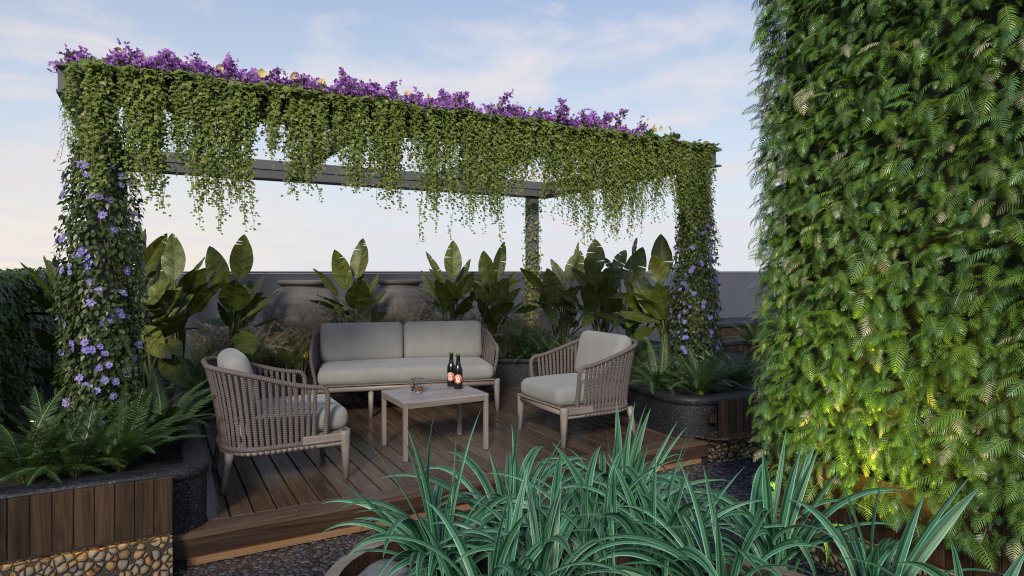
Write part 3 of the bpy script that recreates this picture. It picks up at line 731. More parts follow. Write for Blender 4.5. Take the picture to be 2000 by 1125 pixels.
# ------------------------------------------------------------------ green wall of ferns (right)
GX, GY0, GY1, GZ0, GZ1 = 3.42, -1.2, 2.72, 0.12, 4.0
gw = thing('green_wall', 'tall living wall packed with drooping ferns on the right', 'green wall', (GX, 1.5, -0.2)); GO = np.array([GX, 1.5, -0.2])
mb = MB(); mb.box(GX, GX + 0.22, GY0, GY1 - 0.1, GZ0, GZ1 + 0.2); mb.build('backing_panel', plain('felt_backing', (0.014, 0.02, 0.01), 0.95, 0.5, 14), gw, False, GO)
mb = MB(); y = GY1
while y > GY0: mb.box(GX - 0.1, GX - 0.07, y - 0.114, y, 0.02, 0.36, R.random(), bev=0.003); y -= 0.118
x = GX - 0.06
while x < GX + 0.4: mb.box(x, x + 0.114, GY1 + 0.003, GY1 + 0.033, 0.02, 0.36, R.random(), bev=0.003); x += 0.118
mb.box(GX - 0.0945, GX - 0.0925, GY0, GY1, 0.008, 0.35); mb.build('board_cladding', m_panel, gw, False, GO)
mb = MB(); E = chaikin([(GX + 0.5, GY1 + 0.1), (GX, GY1 + 0.1), (GX - 0.12, GY1 + 0.02), (GX - 0.125, GY1 - 0.4), (GX - 0.125, GY0)], 3)
mb.grid(sweep(E, [(-0.02, -0.2), (-0.01, -0.03), (0.0, 0.0), (0.06, 0.004)])[:, ::-1]); weld(mb.build('pebble_base', m_pwall, gw, True, GO))
mb = MB(); mb.box(GX - 0.088, GX - 0.08, GY0, GY1 - 0.02, 0.0135, 0.0195); mb.build('light_strip', m_led, gw, False, GO)
def wall_fronds(n, y0, y1, z0, z1, out, xpos, seed, dens_edge=False):
    g = np.random.default_rng(seed)
    for s_ in range(4):
        tv, tf, rv, rf = TPL[s_]
        k = n // 4
        a = g.uniform(0, 1, k); P = np.zeros((k, 3)); P[:, 2] = g.uniform(z0, z1, k)
        o = np.asarray(out, float); side = np.array([-o[1], o[0], 0])
        P[:, :2] = (np.asarray(y0)[None] * (1 - a[:, None]) + np.asarray(y1)[None] * a[:, None])
        P += o * g.uniform(-0.05, 0.1, (k, 1))
        lat = g.normal(0, 0.55, k); up = g.normal(0.2, 0.38, k)
        T = o + lat[:, None] * side + up[:, None] * UP
        N = UP + g.normal(0, 0.38, (k, 1)) * side + g.normal(0.2, 0.25, (k, 1)) * o
        sc = g.uniform(0.088, 0.17, k) * np.where(g.random(k) < 0.1, 1.3, 1.0)
        rn = np.clip(g.beta(1.6, 1.9, k) * 0.93 + g.normal(0, 0.05, k), 0, 0.93); pale = g.random(k) < 0.035; rn[pale] = g.uniform(0.95, 1.0, pale.sum())
        LEAF.scatter(tv, tf, P, T, N, sc, rn); RIB.scatter(rv, rf, P, T, N, sc, g.random(k))
TPL = [frond_template(13, 0.29, dr, sd, 0.4, 0.04, 0.15) for dr, sd in ((1.5, 1), (1.9, 2), (1.25, 3), (2.2, 4))]
LEAF, RIB = MB(), MB()
wall_fronds(8600, (GX - 0.02, 0.2), (GX - 0.02, GY1 - 0.02), 0.2, GZ1, (-1, 0, 0), GX, 3)
wall_fronds(700, (GX - 0.02, GY0), (GX - 0.02, 0.2), 0.3, GZ1, (-1, 0, 0), GX, 4)
wall_fronds(650, (GX - 0.02, GY1 - 0.12), (GX + 0.25, GY1 - 0.12), 0.3, GZ1, (0, 1, 0), GX, 5)
wall_fronds(1000, (GX - 0.02, GY1 - 0.14), (GX + 0.03, GY1 - 0.06), 0.3, GZ1, (-0.55, 0.83, 0), GX, 6)
wall_fronds(110, (GX - 0.08, GY1 - 0.12), (GX + 0.03, GY1 + 0.0), 0.3, GZ1, (-0.8, 0.7, 0), GX, 16)
fo = LEAF.build('fern_foliage', m_wfern, gw, False, GO); fo['kind'] = 'stuff'
RIB.build('fern_ribs', leaf_mat('wall_fern_rib', [(0, (0.12, 0.13, 0.07)), (1, (0.26, 0.25, 0.16))], 0.5, 0.0), gw, False, GO)['kind'] = 'stuff'

# ------------------------------------------------------------------ hanging ivy curtain
def strands(lm, sm, starts, lengths, out, g, step=0.0185, size=(0.024, 0.044), sway=0.012, over=0.12, rlo=0.0, rhi=1.0, spread=0.02, taper=True):
    o = np.asarray(out, float); side = np.array([-o[1], o[0], 0.0])
    for p0, L in zip(starts, lengths):
        p = np.array(p0, float); pts = [p.copy()]
        n = max(3, int(L / step)); lat = g.normal(0, 0.15); dep = 0.0
        for k in range(n):
            lat = lat * 0.9 + g.normal(0, sway) * 8
            lat = max(-0.35, min(0.35, lat))
            dep = 0.9 * dep + g.normal(0, 0.05)
            p = p + step * (np.array([0, 0, -1.0]) + side * lat * 0.6 + o * dep); pts.append(p.copy())
        pts = np.array(pts)
        if sm is not None: sm.tube(pts[::3] if len(pts) > 8 else pts, 0.0016, 3, g.random(), False)
        m = len(pts)
        keep = g.random(m) < 0.93; q = pts[keep]; m = len(q)
        f = np.linspace(0, 1, m)
        s1 = g.normal(0, 0.75, m); T = np.array([0, 0, -0.75]) + o * g.uniform(0.25, 0.95, (m, 1)) + side * s1[:, None]
        N = UP * g.uniform(0.3, 1.0, (m, 1)) + o * g.uniform(0.5, 1.1, (m, 1)) + side * g.normal(0, 0.35, (m, 1))
        q = q + o * g.uniform(0, spread, (m, 1)) + side * g.normal(0, spread, (m, 1))
        sc = g.uniform(size[0], size[1], m) * (1 - 0.35 * f)
        lm.scatter(IVY_V, IVY_F, q, T, N, sc, np.clip(rlo + (rhi - rlo) * g.beta(2, 2, m), 0, 1))
gi = np.random.default_rng(21)
iv = thing('ivy_curtain', 'thick curtain of green ivy trailing from the pergola front beam', 'ivy', (UL + 0.2, VF - 0.05, ZT)); IO = np.array([UL + 0.2, VF - 0.05, ZT])
LM, SM = MB(), MB()
VI = VF - 0.05
LOW = [(120, 300), (150, 370), (190, 392), (225, 350), (262, 330), (280, 432), (300, 400), (325, 335), (370, 330), (395, 440), (415, 428), (438, 345), (456, 442), (474, 425), (492, 318), (540, 318), (565, 345), (598, 388), (620, 350), (650, 330), (690, 392), (712, 345), (755, 405), (780, 395), (806, 350), (848, 458), (868, 380), (926, 452), (944, 392), (965, 456), (985, 400), (1010, 385), (1040, 352), (1075, 402), (1105, 420), (1146, 452), (1165, 385), (1200, 452), (1216, 420), (1240, 455), (1258, 392), (1292, 438), (1310, 370), (1330, 420), (1385, 430)]
lx = np.array([a for a, b in LOW]); ly = np.array([b for a, b in LOW])
def low_z(u):
    X = u * CT - VI * ST; Y = u * ST + VI * CT; px = 1000 + F * X / Y
    return H + (HZ - np.interp(px, lx, ly)) / F * Y, px
st, ln = [], []
for u in np.sort(gi.uniform(UL + 0.13, UR - 0.2, 1080)):
    # gather the strands into tresses
    c = round(u / 0.15) * 0.15 + 0.03 * math.sin(u // 0.15 * 2.3); off = abs(u - c) / 0.075; u = u + (c - u) * 0.68
    zl, px = low_z(u); d = gi.uniform(-0.05, 0.1)
    full = ZT + 0.02 - zl
    L = full * (1.1 + 0.1 * math.sin(c * 37.0) - 0.45 * off - 0.55 * gi.random() ** 1.4)
    st.append((u, VI + d, ZT + 0.0 + gi.uniform(-0.03, 0.03))); ln.append(max(0.25, L))
for a, b in LOW:                         # the long pointed tresses
    if b < 384: continue
    for k in range(16):
        w = gi.normal(0, 9); u, _ = atv(a + w, VI); Y = u * ST + VI * CT
        if u > UR - 0.2: continue
        st.append((u, VI + gi.uniform(-0.04, 0.05), ZT)); ln.append((ZT - (H + (HZ - b) / F * Y)) * (1.14 - 0.034 * abs(w)) * gi.uniform(0.72, 1.0))
strands(LM, SM, st, ln, (0, -1, 0), gi, rlo=0.0, rhi=1.0)
# drape over the beam top, a hump of larger leaves
n = 2600
P = np.stack([gi.uniform(UL + 0.13, UR - 0.14, n), gi.uniform(VI - 0.06, VF + 0.2, n), np.zeros(n)], -1)
P[:, 2] = ZT - 0.01 + 0.035 * np.clip((P[:, 1] - VI + 0.05) / 0.15, 0, 1) + 0.015 * np.sin(P[:, 0] * 9) + gi.normal(0, 0.016, n)
T = np.stack([gi.normal(0, 0.6, n), -np.abs(gi.normal(0.8, 0.4, n)), gi.uniform(-0.7, 0.15, n)], -1)
N = np.stack([gi.normal(0, 0.35, n), gi.uniform(-0.9, 0.1, n), gi.uniform(0.6, 1.1, n)], -1)
LM.scatter(IVY_V, IVY_F, P, T, N, gi.uniform(0.035, 0.075, n), gi.beta(2, 2, n))
# left return and right column of ivy
st = [(UL + 0.1 + gi.uniform(-0.03, 0.02), VF + gi.uniform(-0.03, 0.05), ZT) for _ in range(4)]
strands(LM, SM, st, [gi.uniform(0.3, 0.8) for _ in st], (-1, -0.3, 0), gi)
st = []; ln = []
for k in range(190):
    a = gi.uniform(0, 2 * PI); rr = gi.uniform(0.09, 0.14)
    st.append((POSTS[1][0] + rr * math.cos(a), POSTS[1][1] - 0.02 + rr * math.sin(a), ZT - gi.uniform(0, 0.5))); ln.append(gi.uniform(0.4, 0.85))
for p, L in zip(st, ln): strands(LM, SM, [p], [L], nrm(np.array([p[0] - POSTS[1][0], p[1] - POSTS[1][1] - 0.06, 0])), gi, rlo=0.2)
st = []; ln = []
for k in range(46):
    a = gi.uniform(0, 2 * PI); rr = gi.uniform(0.09, 0.16)
    st.append((POSTS[0][0] + rr * math.cos(a), POSTS[0][1] + rr * math.sin(a), ZB - gi.uniform(0, 0.2))); ln.append(gi.uniform(0.2, 0.6))
for p, L in zip(st, ln): strands(LM, SM, [p], [L], nrm(np.array([p[0] - POSTS[0][0], p[1] - POSTS[0][1] - 0.06, 0])), gi)
fo = LM.build('ivy_foliage', m_ivy, iv, False, IO); fo['kind'] = 'stuff'
SM.build('ivy_stems', m_ivystem, iv, False, IO)['kind'] = 'stuff'

# ivy climbing the rear post
cv = thing('climbing_ivy', 'small leaved ivy climbing the slim rear pergola post', 'ivy', (POSTS[3][0], POSTS[3][1], 0.3)); CO = np.array([POSTS[3][0], POSTS[3][1], 0.3])
LM, SM = MB(), MB()
n = 1800
z = 0.3 + 2.2 * gi.random(n) ** 2.7; a = gi.uniform(0, 2 * PI, n)
sq = np.maximum(np.abs(np.cos(a)), np.abs(np.sin(a))); rr = 0.08 / sq + gi.uniform(0.0, 0.05, n)
dirs = np.stack([np.cos(a), np.sin(a), 0 * a], -1)
P = np.stack([POSTS[3][0] + rr * np.cos(a), POSTS[3][1] + rr * np.sin(a), z], -1)
LM.scatter(IVY_V, IVY_F, P, np.array([0, 0, -0.6]) + dirs * 0.4 + gi.normal(0, 0.5, (n, 3)), dirs + UP * 0.4 + gi.normal(0, 0.3, (n, 3)), gi.uniform(0.03, 0.055, n), np.clip(gi.beta(2, 1.6, n) + 0.15, 0, 1))
for k in range(10):
    a = k * 0.63; SM.tube([(POSTS[3][0] + 0.095 * math.cos(a + 0.2 * math.sin(z_ * 4 + k)), POSTS[3][1] + 0.095 * math.sin(a + 0.2 * math.sin(z_ * 4 + k)), z_) for z_ in np.linspace(0.3, 1.0 + 0.15 * k, 12)], 0.004, 4)
LM.build('ivy_foliage', m_ivy, cv, False, CO)['kind'] = 'stuff'; SM.build('ivy_stems', m_vinewood, cv, False, CO)['kind'] = 'stuff'

# ------------------------------------------------------------------ clematis on the two front posts
def petal_flower(n, ln, w, cup, seed):
    r = random.Random(seed); mb = MB()
    for k in range(n):
        a = k * 2 * PI / n + r.uniform(-0.1, 0.1); c, s_ = math.cos(a), math.sin(a); L = ln * r.uniform(0.9, 1.1)
        loc = np.array([(0, 0.08, 0), (-w * 0.7, 0.4, 0.05), (-w, 0.7, 0.04 + cup * 0.5), (0, 1.0, cup), (w, 0.7, 0.04 + cup * 0.5), (w * 0.7, 0.4, 0.05), (0, 0.55, -0.04)]) * L
        v = np.stack([loc[:, 0] * c - loc[:, 1] * s_, loc[:, 0] * s_ + loc[:, 1] * c, loc[:, 2]], -1)
        mb.add(v, np.array([[6, 0, 1], [6, 1, 2], [6, 2, 3], [6, 3, 4], [6, 4, 5], [6, 5, 0]])[:, ::-1], r.random())
    return mb
CLF = [petal_flower(8, 0.034, 0.27, 0.08, s_).build('flower', m_violet, None, True, None, False).data for s_ in (1, 2, 3)]
STM = MB().lathe([(0.0, 0.012), (0.006, 0.009), (0.007, 0.003), (0.0, 0.0)], 8).build('flower_centre', m_stamen, None, True, None, False).data
for q in CLF: q.name = 'clematis_flower'
def clematis(label, px_post, prof, nleaf, nflow, seed, zlo=0.32):
    g = np.random.default_rng(seed); x0, y0 = px_post
    t = thing('clematis', label, 'climbing plant', (x0, y0, 0.3), 0, 'clematis vines on the pergola posts'); O = np.array([x0, y0, 0.3])
    lm = MB(); zs = np.array([p[0] for p in prof]); rs = np.array([p[1] for p in prof]); ds = np.array([p[2] for p in prof])
    z = g.uniform(zlo, zs[-1], nleaf * 3); keep = g.random(len(z)) < np.interp(z, zs, ds); z = z[keep][:nleaf]; n = len(z)
    a = g.uniform(0, 2 * PI, n); d = np.stack([np.cos(a), np.sin(a), 0 * a], -1)
    rr = np.interp(z, zs, rs) * (0.55 + 0.5 * g.random(n) ** 0.6) + 0.03 * np.sin(a * 5 + z * 7)
    P = np.stack([x0 + rr * d[:, 0], y0 + rr * d[:, 1], z], -1)
    T = np.array([0, 0, -0.8]) + d * g.uniform(0.1, 0.9, (n, 1)) + g.normal(0, 0.4, (n, 3))
    N = d * 0.9 + UP * g.uniform(0.1, 0.9, (n, 1)) + g.normal(0, 0.25, (n, 3))
    lm.scatter(OV_V, OV_F, P, T, N, g.uniform(0.028, 0.049, n), np.clip(g.beta(2, 3.1, n), 0, 1))
    lm.build('vine_foliage', m_clem, t, False, O)['kind'] = 'stuff'
    sm = MB()
    for k in range(14):
        a0 = k * 0.45; zt = g.uniform(1.2, zs[-1])
        sm.tube([(x0 + 0.8 * np.interp(q, zs, rs) * math.cos(a0 + 0.35 * math.sin(q * 3 + k)), y0 + 0.8 * np.interp(q, zs, rs) * math.sin(a0 + 0.35 * math.sin(q * 3 + k)), q) for q in np.linspace(0.28, zt, 14)], 0.004, 5)
    sm.build('vine_stems', m_vinewood, t, True, O)['kind'] = 'stuff'
    ca = math.atan2(-y0, -x0)
    k = 0; tries = 0
    while k < nflow and tries < 900:
        tries += 1
        zc = zlo + 0.1 + (zs[-1] - zlo - 0.25) * ((tries * 0.618) % 1.0); ac = ca + g.uniform(-1.6, 1.6)
        for _ in range(int(g.choice([1, 1, 1, 2, 3]))):
            if k >= nflow: break
            z1 = zc + g.normal(0, 0.045); a1 = ac + g.normal(0, 0.16); r1 = np.interp(z1, zs, rs) * 1.08
            d1 = Vector((math.cos(a1) + g.normal(0, 0.3), math.sin(a1) + g.normal(0, 0.3), 0.25 + g.normal(0, 0.25))).normalized()
            o = bpy.data.objects.new('flower', CLF[k % 3]); COL.objects.link(o); o.parent = t
            s_ = g.uniform(0.6, 0.92)
            o.matrix_local = Matrix.Translation((r1 * math.cos(a1), r1 * math.sin(a1), z1 - 0.3)) @ d1.to_track_quat('Z', 'Y').to_matrix().to_4x4() @ Matrix.Rotation(g.uniform(0, 6), 4, 'Z') @ Matrix.Scale(s_, 4)
            c = bpy.data.objects.new('flower_centre', STM); COL.objects.link(c); c.parent = o; k += 1
    return t
clematis('clematis with violet flowers wrapped round the left front post', (POSTS[0][0] - 0.0, POSTS[0][1] - 0.02), [(0.25, 0.2, 1), (0.7, 0.215, 1), (1.2, 0.225, 1), (1.6, 0.215, 0.9), (2.0, 0.19, 0.5), (2.3, 0.16, 0.25)], 7000, 96, 41)
clematis('clematis with violet flowers wrapped round the right front post', (POSTS[1][0], POSTS[1][1] - 0.02), [(0.25, 0.2, 1), (0.8, 0.245, 1), (1.2, 0.235, 1), (1.6, 0.2, 0.9), (1.95, 0.17, 0.45), (2.1, 0.15, 0.3)], 6000, 96, 43)

# ------------------------------------------------------------------ purple bushes on the pergola top
gb = np.random.default_rng(77)
YFL = petal_flower(5, 0.034, 0.5, 0.45, 9).build('yellow_flower', m_yellow, None, True, None, False).data; YFL.name = 'yellow_flower'
BR_V = np.array([[0, 0, 0], [-0.42, 0.5, 0.12], [0, 1.0, 0.1], [0.42, 0.5, 0.12]]); BR_F = np.array([[0, 2, 1], [0, 3, 2]])
def bush(px, toppx, label, wid, dens, yel, pur=1.0):
    x, Y = atv(px, VF + 0.17); zt = H + (HZ - toppx) / F * Y; hgt = zt - ZT - 0.07
    t = thing('bougainvillea', label, 'flowering bush', (x, VF + 0.17, ZT + 0.1), 0, 'flowering bushes along the pergola top'); O = np.array([x, VF + 0.17, ZT + 0.1])
    br, lf, sm = MB(), MB(), MB()
    ns = int(28 * dens)
    for k in range(ns):
        w = gb.uniform(-1, 1) * wid * 1.15 if k else 0.0; b = np.array([x + w * 0.75, VF + 0.17 + gb.normal(0, 0.06), ZT + 0.02])
        hh = hgt * max(0.25, (1.0 if k == 0 else (0.12 + 0.8 * gb.random() ** 1.9)) * (1 - 0.15 * (w / wid) ** 2))
        e = np.array([x + w * 1.2 + gb.normal(0, 0.05) * (k > 0), b[1] + gb.normal(0, 0.09), ZT + hh])
        m = 14; f = np.linspace(0, 1, m)[:, None]; bend = np.array([gb.normal(0, 0.05), gb.normal(0, 0.05), 0.0])
        pts = b * (1 - f) + e * f + bend * np.sin(f * PI)
        sm.tube(pts, 0.003, 4, 0.5, False)
        nb = int(44 * pur)
        if nb:
            q = np.clip(gb.beta(2.2, 1.3, nb), 0.12, 1); i = q * (m - 1); i0 = np.minimum(i.astype(int), m - 2); fr = (i - i0)[:, None]
            c = pts[i0] * (1 - fr) + pts[i0 + 1] * fr + gb.normal(0, 0.021, (nb, 3))
            for rep in range(3):
                a = gb.normal(0, 1, (nb, 3)) + np.array([0, -0.2, 0.5]); br.scatter(BR_V, BR_F, c, a, gb.normal(0, 1, (nb, 3)), gb.uniform(0.019, 0.033, nb), np.repeat(gb.beta(2, 2, nb), 1))
        nl = int(20 + 34 * (1 - pur))
        q = gb.uniform(0.05, 0.98, nl); i = q * (m - 1); i0 = np.minimum(i.astype(int), m - 2); fr = (i - i0)[:, None]
        c = pts[i0] * (1 - fr) + pts[i0 + 1] * fr
        lf.scatter(SM_V, SM_F, c, gb.normal(0, 1, (nl, 3)) + UP * 0.3, gb.normal(0, 0.7, (nl, 3)) + UP, gb.uniform(0.03, 0.055, nl), gb.random(nl))
    sm.build('twig_stems', m_bleaf, t, False, O)['kind'] = 'stuff'
    if br.n: br.build('purple_bracts', m_boug, t, False, O)['kind'] = 'stuff'
    lf.build('leaf_foliage', m_bleaf, t, False, O)['kind'] = 'stuff'
    for k in range(yel):
        o = bpy.data.objects.new('yellow_flower', YFL); COL.objects.link(o); o.parent = t
        d = Vector((gb.normal(0.2, 0.5), -1.0, gb.normal(0.35, 0.4))).normalized()
        o.matrix_local = Matrix.Translation((gb.normal(0, wid * 0.45), -0.09 - 0.05 * gb.random(), gb.uniform(0.0, max(0.05, hgt * 0.55 - 0.1)))) @ d.to_track_quat('Z', 'Y').to_matrix().to_4x4() @ Matrix.Scale(gb.uniform(0.8, 1.15), 4)
for a in ((212, 88, 'sparse purple bush at the far left end of the pergola top', 0.17, 0.6, 2, 0.8),
          (322, 70, 'tallest purple bush above the left ivy, second from the left end', 0.26, 1.35, 1, 1.0),
          (448, 95, 'purple bush with one raised spray, left of the leafy gap', 0.26, 1.2, 2, 1.0),
          (572, 138, 'thin green bush with few purple flowers in the gap', 0.2, 0.6, 3, 0.45),
          (660, 127, 'dense purple bush with a tall spike right of the leafy gap', 0.27, 1.3, 0, 1.0),
          (772, 147, 'purple bush with a yellow bloom above the table', 0.27, 1.2, 2, 1.0),
          (872, 155, 'purple bush with a raised tip at the middle of the beam', 0.28, 1.25, 1, 1.0),
          (978, 175, 'purple bush above the rear post, yellow flowers on its right', 0.28, 1.2, 3, 0.95),
          (1078, 187, 'purple bush with one tall spike towards the right end', 0.3, 1.25, 2, 1.0),
          (1175, 205, 'last purple bush before the yellow flowers at the right', 0.3, 1.1, 1, 0.95),
          (1275, 238, 'green bush with yellow flowers and no purple at the right end', 0.26, 0.8, 6, 0.0)):
    bush(*a)

# ------------------------------------------------------------------ banana-leaved plants
gp = np.random.default_rng(9)
def banana_leaf(tip, base, width, facing, bend, rnd, droopy=0.0):
    base = np.asarray(base, float); tip = np.asarray(tip, float); L = np.linalg.norm(tip - base)
    m = 17; t = np.linspace(0, 1, m)
    d0 = nrm(tip - base)
    h = nrm(facing - np.dot(facing, d0) * d0); nn = np.cross(h, d0)
    if np.dot(nn, -AWAY + 0.3 * UP) < 0: nn = -nn
    C = base + np.outer(t, tip - base) + np.outer(np.sin(PI * t) * bend * L, nn) + np.outer(np.sin(PI * t), UP * 0.03 * L)
    T = nrm(np.gradient(C, axis=0)); Sd = nrm(h - (T @ h)[:, None] * T); Nn = np.cross(Sd, T); 
    if np.dot(Nn[m // 2], nn) < 0: Nn = -Nn
    mb = MB()
    def W(tt): return width * 0.5 * np.sin(PI * np.clip(tt, 0, 1) ** 0.8) ** 0.72 * (1 - 0.12 * tt)
    for sg in (-1, 1):
        cuts = sorted(gp.uniform(0.12, 0.92, gp.integers(0, 3)))
        ed = [0.0] + list(cuts) + [1.0]
        for a, b in zip(ed[:-1], ed[1:]):
            if b - a < 0.02: continue
            k = max(3, int((b - a) * 18)); tt = np.linspace(a, b, k); cc = np.linspace(0, 1, 5)
            g0 = 0.012 if a > 0 else 0; g1 = 0.012 if b < 1 else 0
            V = np.zeros((k, 5, 3)); uv = np.zeros((k, 5, 2))
            for j, c in enumerate(cc):
                te = tt + c * (g0 * np.linspace(1, 0, k) - g1 * np.linspace(0, 1, k))
                ctr = np.stack([np.interp(te, t, C[:, q]) for q in range(3)], -1); sd = nrm(np.stack([np.interp(te, t, Sd[:, q]) for q in range(3)], -1)); n_ = nrm(np.stack([np.interp(te, t, Nn[:, q]) for q in range(3)], -1))
                w = W(te); wave = 0.02 * width * np.sin(te * 23 + sg * 1.3) * c
                V[:, j] = ctr + sd * (sg * c * w)[:, None] + n_ * (0.34 * w * c - 0.16 * w * c * c + wave)[:, None]
                uv[:, j, 0] = sg * c; uv[:, j, 1] = te * L / 0.65
            mb.grid(V if sg > 0 else V[:, ::-1], rnd, uv if sg > 0 else uv[:, ::-1])
    return mb
def banana(label, root_px, Y, leaves, cat='banana plant', extra=9):
    rp = at(root_px, 700, Y); rp[2] = 0.28
    t = thing('banana_plant', label, cat, rp, 0, 'banana plants in the planter')
    sk = MB()
    for (tx, ty, bx, by, w, *ex) in leaves:
        dY = ex[0] if ex else gp.uniform(-0.2, 0.2); edge = ex[1] if len(ex) > 1 else 0.25
        bend = ex[2] if len(ex) > 2 else gp.uniform(-0.08, 0.02)
        b = at(bx, by, Y + dY * 0.35); tp = at(tx, ty, Y + dY)
        fac = RIGHT + AWAY * edge * gp.choice([-1, 1]) + UP * 0.0
        mb = banana_leaf(tp, b, w / F * Y * (1.1 + 0.5 * edge * edge), fac, bend, gp.random())
        mb.build('leaf', m_banana, t, True, rp)
        d = nrm(tp - b); r0 = rp + np.array([gp.normal(0, 0.05), gp.normal(0, 0.05), 0]); Ls = np.linalg.norm(b - r0)
        f = np.linspace(0, 1, 12)[:, None]
        c1 = r0 + UP * Ls * 0.55; c2 = b - d * Ls * 0.35
        pts = (1 - f) ** 3 * r0 + 3 * (1 - f) ** 2 * f * c1 + 3 * (1 - f) * f * f * c2 + f ** 3 * b
        m2 = np.array([b + d * np.linalg.norm(tp - b) * q for q in (0.12,)])
        sk.tube(np.concatenate([pts]), np.linspace(0.016, 0.008, 12), 7, gp.random())
    for q in range(extra):
        bx, by = root_px + gp.normal(0, 16), gp.uniform(575, 640); sg = gp.choice([-1, 1])
        tx, ty = bx + sg * gp.uniform(8, 62) * 7.5 / Y, by - gp.uniform(-20, 75) * 7.5 / Y
        dY = gp.uniform(-0.25, 0.5); b = at(bx, by, Y + dY * 0.4); tp = at(tx, ty, Y + dY); edge = gp.uniform(0, 0.8)
        banana_leaf(tp, b, gp.uniform(20, 34) / F * 7.6, RIGHT + AWAY * edge * sg, gp.uniform(-0.18, 0.05), gp.random() * 0.6).build('leaf', m_banana, t, True, rp)
        f = np.linspace(0, 1, 8)[:, None]; sk.tube(rp * (1 - f) ** 2 + 2 * f * (1 - f) * (rp + UP * 0.3) + f * f * b, np.linspace(0.014, 0.008, 8), 6, gp.random())
    sk.build('stalks', m_stalk, t, True, rp)
banana('banana plant standing between the two vases', 690, 7.75, [(709, 465, 696, 545, 36), (653, 487, 678, 566, 33), (611, 524, 662, 580, 21, -0.2, 0.6), (708, 546, 693, 604, 44, -0.35), (741, 531, 711, 592, 15, 0.1, 0.9), (756, 569, 713, 604, 15, -0.1, 0.7), (618, 576, 674, 599, 14, -0.2, 0.7), (755, 610, 726, 628, 12, -0.3, 0.7)])
banana('banana plant right of the vases with one broad upright leaf', 885, 8.1, [(885, 469, 885, 545, 33), (831, 490, 868, 553, 13, 0.1, 0.9), (919, 505, 890, 562, 17, 0.3, 0.6), (838, 524, 867, 557, 15, 0.2, 0.7), (851, 545, 880, 604, 30, -0.3), (872, 545, 893, 590, 28, -0.2), (926, 531, 896, 580, 24, -0.1), (825, 589, 869, 601, 11, -0.3, 0.8), (923, 575, 896, 614, 24, -0.35), (812, 561, 862, 590, 12, 0.2, 0.8)])
banana('banana plant left of the slim rear post with two tall leaves', 962, 8.3, [(985, 471, 969, 553, 24), (944, 489, 957, 560, 32), (1007, 531, 986, 566, 12, 0.2, 0.8), (992, 543, 966, 590, 32, -0.2), (1018, 562, 974, 607, 18, -0.2, 0.5), (927, 552, 951, 603, 24, -0.1), (934, 582, 955, 624, 20, -0.3), (1014, 655, 995, 622, 25, -0.5), (1022, 590, 980, 618, 14, 0.1, 0.8), (940, 600, 962, 640, 20, -0.35)])
banana('banana plant with two tall leaves left of the first vase', 458, 7.0, [(477, 457, 468, 547, 40), (409, 480, 438, 564, 38), (459, 546, 457, 607, 52, -0.35), (519, 531, 486, 592, 17, 0.1, 0.9), (546, 567, 479, 620, 16, -0.1, 0.7), (560, 617, 495, 640, 12, -0.4, 0.7), (492, 694, 470, 648, 40, -0.7, 0.1), (492, 548, 464, 600, 28, 0.2), (425, 590, 452, 640, 22, -0.2, 0.4), (505, 600, 470, 640, 18, 0.2, 0.6)])
banana('banana plant with a single pale upright leaf left of the twin leaf one', 350, 6.5, [(336, 455, 341, 548, 40), (401, 501, 356, 558, 18, 0.3, 0.6), (387, 529, 366, 594, 40, -0.2), (303, 506, 340, 568, 18, 0.3, 0.6), (431, 552, 392, 586, 18, -0.1, 0.7), (415, 570, 375, 610, 24, -0.3), (310, 560, 345, 610, 26, -0.2), (420, 525, 370, 575, 18, 0.3, 0.5), (300, 600, 345, 640, 24, -0.3)])
banana('large dark banana plant just behind the left flowering post', 275, 5.5, [(272, 430, 269, 518, 30, 0.2, 0.5), (284, 446, 276, 530, 24, 0.35, 0.5), (327, 455, 273, 542, 28, -0.1, 0.5), (322, 472, 285, 540, 20, 0.2, 0.6), (384, 610, 274, 642, 26, -0.2, 0.4), (364, 628, 276, 678, 30, -0.3, 0.4), (398, 640, 290, 668, 18, -0.1, 0.7), (354, 697, 318, 664, 34, -0.5, 0.2), (330, 545, 280, 600, 36, 0.0, 0.3), (356, 560, 292, 640, 40, 0.2, 0.3), (362, 758, 318, 700, 34, -0.5, 0.3), (320, 700, 275, 640, 40, -0.4, 0.3), (350, 600, 290, 660, 30, 0.1, 0.4)], extra=18)
banana('banana plant with low leaves left of the left flowering post', 130, 5.2, [(86, 520, 160, 532, 22, 0.2, 0.4), (44, 560, 110, 610, 36, -0.1, 0.3), (118, 522, 150, 580, 26, 0.2, 0.3), (70, 640, 120, 690, 34, -0.3, 0.3), (160, 560, 140, 640, 40, 0.2, 0.2), (60, 720, 120, 740, 30, -0.3, 0.4), (200, 600, 150, 680, 40, 0.3, 0.3)], extra=14)
banana('banana plant just right of the slim rear post', 1100, 8.5, [(1068, 523, 1091, 603, 36, -0.2), (1075, 505, 1106, 566, 20, 0.3), (1134, 489, 1115, 553, 36), (1130, 472, 1121, 522, 8, 0.2, 1.2), (1015, 523, 1065, 576, 21, -0.2, 0.4), (1033, 588, 1067, 598, 14, -0.3, 0.7), (1088, 566, 1131, 594, 16, -0.3, 0.6), (1155, 616, 1094, 602, 24, -0.5, 0.4), (1085, 640, 1070, 600, 26, -0.5, 0.3), (1003, 612, 1048, 600, 12, -0.3, 0.7)])
